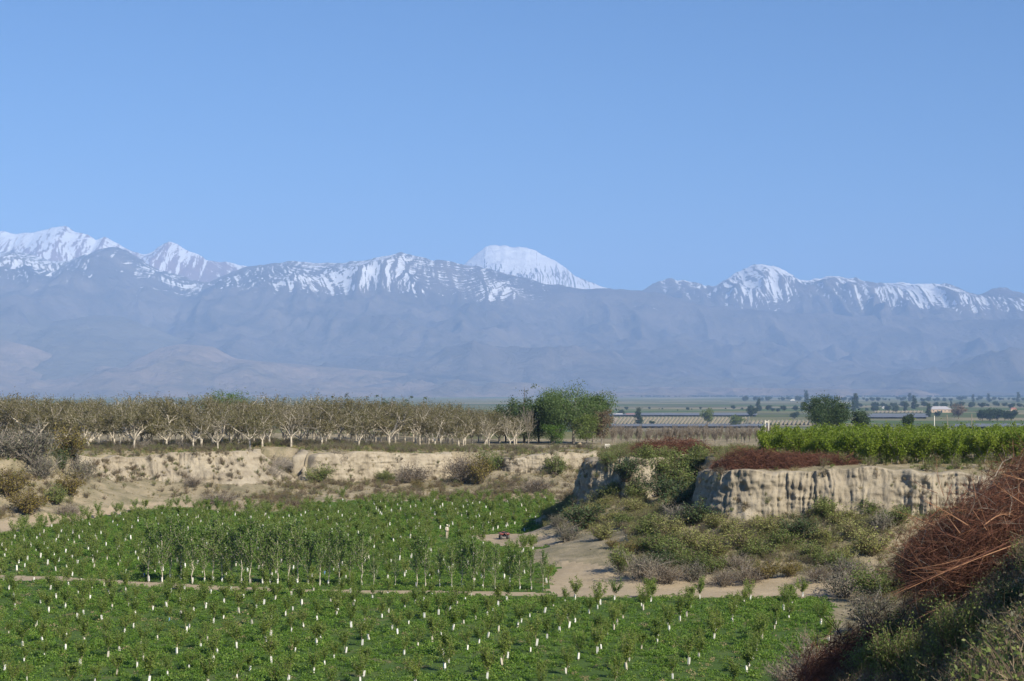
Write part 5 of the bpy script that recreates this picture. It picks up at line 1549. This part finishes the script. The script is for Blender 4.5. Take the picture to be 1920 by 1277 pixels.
# ================================================================== SMALL BUILDINGS AND POSTS
M_ADOBE = plain_mat('adobe', (0.46, 0.36, 0.23), 0.95)
M_WHITE = plain_mat('whitewash', (0.72, 0.68, 0.58), 0.9)
M_DARKHOLE = plain_mat('opening_shade', (0.03, 0.025, 0.02), 0.9)  # near-black colour stands in for the shade inside the oven's opening
l = spot(1087, 352); e = empty('clay_oven', l); tag(e, 'small domed clay oven under the tall green trees', 'oven')
V, Fq = lathe([(.62, -.2), (.64, .3), (.58, .7), (.42, 1.02), (.2, 1.2), (.01, 1.25)], 18); link('dome', mesh_np('dome', V, Fq, M_ADOBE), e)
link('mouth', mesh_np('mouth', *rbox((0, -.60, .35), (.4, .12, .45), .3), M_DARKHOLE), e)
l = spot(1139, 350); e = empty('wall_stub', l); tag(e, 'short pale block of wall right of the tall green trees', 'wall')
for j in range(3):
    for i in range(2):
        link('block', mesh_np('block', *rbox(((i - .5) * .52 + (j % 2) * .04, 0, .17 + j * .35), (.5, .4, .33), .08), M_WHITE, False), e)
def post(px, top, Y, r, m, label, lean=0.0, cat='post'):
    l = spot(px, Y); h = zy(top, Y) - l[2]
    V, Fq = tubes([(0, 0, -.3)], [(lean, 0, h)], [r], [r * .8], 8)
    c = np.array([(lean + r * .8 * math.cos(6.2832 * k / 8), r * .8 * math.sin(6.2832 * k / 8), h) for k in range(8)])
    Vj, Fs, _ = join_np([(V, Fq, 0)])
    cap = mesh_np('post', np.concatenate([Vj, c[:1] * 0 + np.array([[lean, 0, h + .02]])]), [Fs[0], np.array([(8 + k, 8 + (k + 1) % 8, 16) for k in range(8)])], m, True)
    tag(link('orchard_post', cap, None, l), label, cat, 'posts rising from the green orchard')
post(1752, 780, 226, .055, M_WHITE, 'pale straight post rising from the green orchard')
post(1781, 778, 222, .06, M_BARK_GREY, 'leaning wooden post in the green orchard right of the pale one', -.35)
post(1822, 776, 240, .06, M_BARK_GREY, 'thin grey post in the green orchard, rightmost of three')
l = spot(1438, 330); h = zy(788, 330) - l[2]
e = empty('lattice_pole', l); tag(e, 'white ladder-like concrete pole left of the green orchard', 'pole')
for sx in (-1, 1):
    link('leg', mesh_np('leg', *rbox((sx * .32, 0, h / 2), (.16, .2, h), .1), M_WHITE, False), e)
for k in range(6):
    link('rung', mesh_np('rung', *rbox((0, 0, 1.0 + k * (h - 1.3) / 5), (.5, .14, .18), .1), M_WHITE, False), e)

# ================================================================== FAR PLAIN
def far_spot(px, py):
    """ground point of the plain seen at a photo pixel"""
    Y = np.geomspace(440, 15000, 6000); X = (px - 960) / F * Y
    Z = CAMZ - (py - HOR) / F * Y; h = top_a(X, Y)
    ok_ = (Z < h) & (Y > 560)
    k = int(np.argmax(ok_)) if ok_.any() else 5999
    return float(X[k]), float(Y[k]), float(h[k])
FT = [round_tree_proto(950 + k, 10, 9 + k, 0, L_FAR, 70, 42, 0.75, 0.12, 5, M_BARK_BROWN) for k in range(3)]
FTW = round_tree_proto(955, 10, 10, 0, L_SHRUB, 70, 42, 0.7, 0.14, 5, M_BARK_BROWN)
FTB = round_tree_proto(956, 10, 11, 0, L_DEAD, 70, 30, 0.7, 0.14, 5, M_BARK_BROWN)
FPOP = [round_tree_proto(960 + k, 20, 6.5, 0, L_FAR, 90, 44, 0.8, 0.05, 5, M_BARK_BROWN, 0.16, True) for k in range(2)]
# big dense tree just beyond the green orchard
BT = round_tree_proto(965, 12.8, 17.0, 0, leaf_mat('leaf_dense_tree', (0.04, 0.075, 0.028), (0.075, 0.115, 0.045), 0.2, 0.5), 230, 90, 0.42, 0.05, 9, M_BARK_BROWN, 0.085)
l = spot(1553, 600); place('broad_tree', BT, l, 0.2, (zy(737, 600) - l[2]) / 13.0, 'big dense dark green tree standing behind the green orchard', 'tree')
def far_tree(pr, px, base, top, label, group=None, Y=None, wide=1.0, ph=10.0):
    if Y is None: l = far_spot(px, base)
    else: l = spot(px, Y)
    h = zy(top, l[1]) - l[2]
    s = h / ph
    e = place('far_tree', pr, (l[0], l[1], l[2] - 0.2), px % 6.28, s * wide, label, 'tree', group, None, s)
far_tree(FT[0], 1613, 808, 767, 'small dark tree touching the right side of the big dense tree', None, 610)
far_tree(FT[1], 1703, 808, 774, 'little dark bushy tree behind the green orchard, right of the big dense tree', None, 605, 0.7)
far_tree(FPOP[0], 1197, 797, 764, 'lone columnar poplar on the plain right of the green clump', None, None, 1.3, 20)
far_tree(FT[2], 1165, 779, 768, 'small bluish tree on the plain left of the lone poplar', None, None, 1.3)
far_tree(FTW, 1327, 795, 764, 'ragged lone tree on the plain between the poplar and the big dense tree', None, None, 0.85)
far_tree(FTW, 1380, 800, 777, 'pale rounded tree on the plain near the white ladder-like pole', None, None, 1.3)
far_tree(FT[0], 1410, 783, 763, 'dark bluish tree on the plain above the white ladder-like pole', None, None, 1.2)
far_tree(FT[2], 1490, 785, 772, 'small tree on the plain left of the big dense tree', None, None, 1.4)
far_tree(FTB, 1797, 786, 757, 'brownish leafless-looking tree right of the long pale building', None, None, 1.0)
far_tree(FPOP[1], 1741, 782, 754, 'narrow dark tree directly left of the long pale building', None, None, 1.0, 20)
far_tree(FT[1], 1758, 783, 770, 'small dark tree in front of the long pale building', None, None, 1.0)
far_tree(FT[1], 1222, 797, 788, 'low bush at the right foot of the lone poplar', None, None, 1.3)
for px in (1842, 1856, 1870, 1884, 1897):
    far_tree(FT[px % 3], px, 790, 765 + (px % 5), 'dark tree of the clump at the right end of the plain', 'tree clump at the right end of the plain', None, 1.1)
# rows of trees across the plain
rr = random.Random(5)
rows_ = [(1400, 1700, 771, 760, 26, 'tree in the nearer long tree line on the plain', 'nearer tree line'), (1600, 1925, 764, 754, 34, 'tree in the tree line left and right of the long pale building', 'tree line by the building'),
         (1390, 1925, 752, 744, 60, 'tiny tree in the farther tree line across the plain', 'farther tree line'), (1150, 1400, 768, 763, 14, 'tiny tree far out on the plain behind the lone poplar', 'tiny trees behind the poplar')]
for a, b, base, top, n, lab, g in rows_:
    for k in range(n):
        px = a + (b - a) * (k + rr.random()) / n
        far_tree(rr.choice(FT + FPOP) if rr.random() < 0.4 else rr.choice(FT), px, base + rr.gauss(0, 1.2), top + rr.gauss(0, 2.0) + 1, lab, g, None, 1.2) if True else None
# far wood under the mountains: one mass
pts = []
for k in range(900):
    px = rr.uniform(1150, 2000); by = rr.choice((744.5, 742.5, 741)) + rr.gauss(0, 0.5) - max(0, px - 1500) * 0.006
    x, y, z = far_spot(px, max(by, 738.5)); pts.append((x, y, z))
far1 = single('far_wood_tree', FT[0])
scatter('far_wood', pts, [rr.uniform(0, 6) for _ in pts], [rr.uniform(0.9, 1.7) for _ in pts], [far1], [0] * len(pts))

# vineyards: rows of trellised vines and dark hail nets
M_VINE = plain_mat('vine_rows', (0.17, 0.16, 0.09), 0.9, var=0.3)
M_NET = plain_mat('hail_net', (0.13, 0.14, 0.155), 0.8, var=0.2)
M_SOIL = earth_mat('pale_vineyard_soil', [(0.3, (0.30, 0.25, 0.17)), (0.7, (0.42, 0.35, 0.25))], 0.02, 0.3, 0.0)
def field_patch(px0, px1, py0, py1, kind, label, nrows=24):
    a = far_spot(px0, py1); b = far_spot(px1, py1); c = far_spot(px1, py0); d = far_spot(px0, py0)
    e = empty('vineyard', (a[0], a[1], a[2])); tag(e, label, 'vineyard')
    o = np.array(a)
    A, B, C_, D = (np.array(q) - o for q in (a, b, c, d))
    # soil sheet follows the ground between its corners
    nu, nv = 24, 16
    U, W = np.meshgrid(np.linspace(0, 1, nu), np.linspace(0, 1, nv))
    Pq = (A * ((1-U)*(1-W))[..., None] + B * (U*(1-W))[..., None] + C_ * (U*W)[..., None] + D * ((1-U)*W)[..., None])
    gx_, gy_ = Pq[..., 0] + o[0], Pq[..., 1] + o[1]
    gz_ = H(gx_.ravel(), gy_.ravel()) - o[2]
    V = np.stack([Pq[..., 0].ravel(), Pq[..., 1].ravel(), gz_ + 0.35], 1)
    if kind == 'net':
        V[:, 2] += 2.2 + 0.5 * fbm(U.ravel() * 9, W.ravel() * 9, 0, 3, 8)
        link('net', mesh_np('net', V, grid_faces(nu, nv), M_NET), e)
        P0 = V[::7].copy(); P0[:, 2] -= 4.5
        link('posts', mesh_np('posts', *tubes(P0, V[::7], [.08] * len(P0), [.08] * len(P0), 4), M_BARK_GREY), e)
    else:
        link('soil', mesh_np('soil', V, grid_faces(nu, nv), M_SOIL), e)
        hgt, wid = 2.0, 0.9
        for k in range(nrows):
            t = (k + 0.5) / nrows
            p0 = A + (B - A) * t; p1 = D + (C_ - D) * min(1, max(0, t + 0.04))
            ts = np.linspace(0, 1, 9)
            L_ = p0 + (p1 - p0) * ts[:, None]
            zg = H(L_[:, 0] + o[0], L_[:, 1] + o[1]) - o[2] + 0.3
            ring = []
            for dx, dz in ((-wid, 0), (-wid * 0.8, hgt * 0.8), (0, hgt), (wid * 0.8, hgt * 0.8), (wid, 0)):
                q = L_.copy(); q[:, 0] += dx + np.random.default_rng(k).normal(0, 0.15, 9); q[:, 2] = zg + dz
                ring.append(q)
            link('vine_row', mesh_np('vine_row', np.concatenate(ring), grid_faces(9, 5), M_VINE), e)
field_patch(1150, 1405, 783, 797, 'rows', 'pale vineyard with fine dark rows on the plain right of the green clump', 36)
field_patch(1145, 1440, 798.5, 803, 'net', 'dark netted vineyard strip in front of the pale rows on the plain')
field_patch(1140, 1420, 776.5, 781, 'net', 'dark netted strip behind the pale vineyard rows')
field_patch(1395, 1520, 789, 797, 'rows', 'small pale vineyard left of the big dense tree', 16)
field_patch(1620, 1740, 778, 785, 'net', 'dark netted vineyard left of the long pale building')
field_patch(1790, 1930, 798, 804, 'net', 'dark netted strip just above the green orchard at the right')
field_patch(1640, 1730, 770.5, 774, 'rows', 'thin pale vineyard strip beyond the netted one left of the building', 12)

M_ROOF = plain_mat('pale_metal_roof', (0.40, 0.385, 0.40), 0.6)
M_BRICKW = plain_mat('tan_plaster', (0.52, 0.38, 0.26), 0.9)
M_REDW = plain_mat('brick_red_wall', (0.30, 0.13, 0.09), 0.9)
M_GLASS = plain_mat('dark_window', (0.03, 0.035, 0.04), 0.2)
def house(px, base, wpx, wall_px, roof_px, wallm, roofm, label, nwin=4, hip=True):
    x, y, z = far_spot(px, base); k = y / F
    w, hw, hr, d = wpx * k, wall_px * k, roof_px * k, wpx * k * 0.6
    e = empty('farm_building', (x, y, z - 0.3)); tag(e, label, 'building')
    V = np.array([(sx * w / 2, sy * d / 2, zz_) for zz_ in (0, hw) for sx, sy in ((-1, -1), (1, -1), (1, 1), (-1, 1))])
    link('wall', mesh_np('wall', V, np.array([(0, 1, 5, 4), (1, 2, 6, 5), (2, 3, 7, 6), (3, 0, 4, 7)]), wallm, False), e)
    g = 1.05; q = w * (0.22 if hip else 0.52)
    V = np.array([(sx * w / 2 * g, sy * d / 2 * g, hw - 0.02 * hw) for sx, sy in ((-1, -1), (1, -1), (1, 1), (-1, 1))] + [(-w / 2 + q if hip else -w / 2 * g, 0, hw + hr), (w / 2 - q if hip else w / 2 * g, 0, hw + hr)])
    link('roof', mesh_np('roof', V, [np.array([(0, 1, 5, 4), (2, 3, 4, 5), (0, 3, 2, 1)]), np.array([(1, 2, 5), (3, 0, 4)])], roofm, False), e)
    for i in range(nwin):
        cx_ = (i + 0.5) / nwin * w * 0.9 - w * 0.45
        f = link('window', mesh_np('window', *rbox((cx_, -d / 2 - 0.02 * k, hw * 0.55), (w * 0.05 + 0.5, 0.3, hw * 0.35), 0.1), M_WHITE, False), e)
        link('pane', mesh_np('pane', *rbox((cx_, -d / 2 - 0.2, hw * 0.55), (w * 0.05 + 0.2, 0.1, hw * 0.28), 0.1), M_GLASS, False), f)
    link('door', mesh_np('door', *rbox((w * 0.02, -d / 2 - 0.1, hw * 0.35), (w * 0.06, 0.3, hw * 0.7), 0.1), M_GLASS, False), e)
house(1762, 773.5, 40, 6.5, 5.5, M_BRICKW, M_ROOF, 'long pale building with a light hipped roof on the plain at the right', 5)
house(1659, 766, 10, 2.5, 2, M_WHITE, M_ROOF, 'tiny white-roofed shed on the plain between the big tree and the long building', 2)
house(1158, 779.5, 18, 3, 2, M_REDW, M_ROOF, 'reddish shed at the left of the plain beside the green clump', 2, False)
house(1185, 779.5, 22, 2.5, 2, M_REDW, M_REDW, 'low reddish shed just left of the lone poplar', 2, False)
house(1243, 779, 7, 2, 1.4, M_WHITE, M_ROOF, 'tiny white shed on the plain right of the lone poplar', 1)
house(1900, 771, 12, 4, 3, M_BRICKW, M_REDW, 'small tan house near the right end of the plain', 2)
house(1486, 751.5, 8, 1.6, 1, M_WHITE, M_WHITE, 'very distant white shed left of the big dense tree', 1)

# ================================================================== HAZE
bx0, bx1, by0, by1, bz0, bz1 = -40000, 40000, -5000, 46000, -160, 3300
hv = np.array([(x, y, z) for z in (bz0, bz1) for y in (by0, by1) for x in (bx0, bx1)], float)
hf = np.array([(0, 2, 3, 1), (4, 5, 7, 6), (0, 1, 5, 4), (2, 6, 7, 3), (0, 4, 6, 2), (1, 3, 7, 5)])
M_HAZE = bpy.data.materials.new('haze'); M_HAZE.use_nodes = True
nt = M_HAZE.node_tree
nt.nodes.remove(nt.nodes['Principled BSDF'])
pv = nt.nodes.new('ShaderNodeVolumePrincipled')
pv.inputs['Color'].default_value = (0.37, 0.575, 0.98, 1)
pv.inputs['Density'].default_value = 4.6e-5
pv.inputs['Anisotropy'].default_value = -0.2
nt.links.new(pv.outputs[0], nt.nodes['Material Output'].inputs['Volume'])
tag(link('haze', mesh_np('haze', hv, hf, M_HAZE, smooth=False)), kind='stuff')
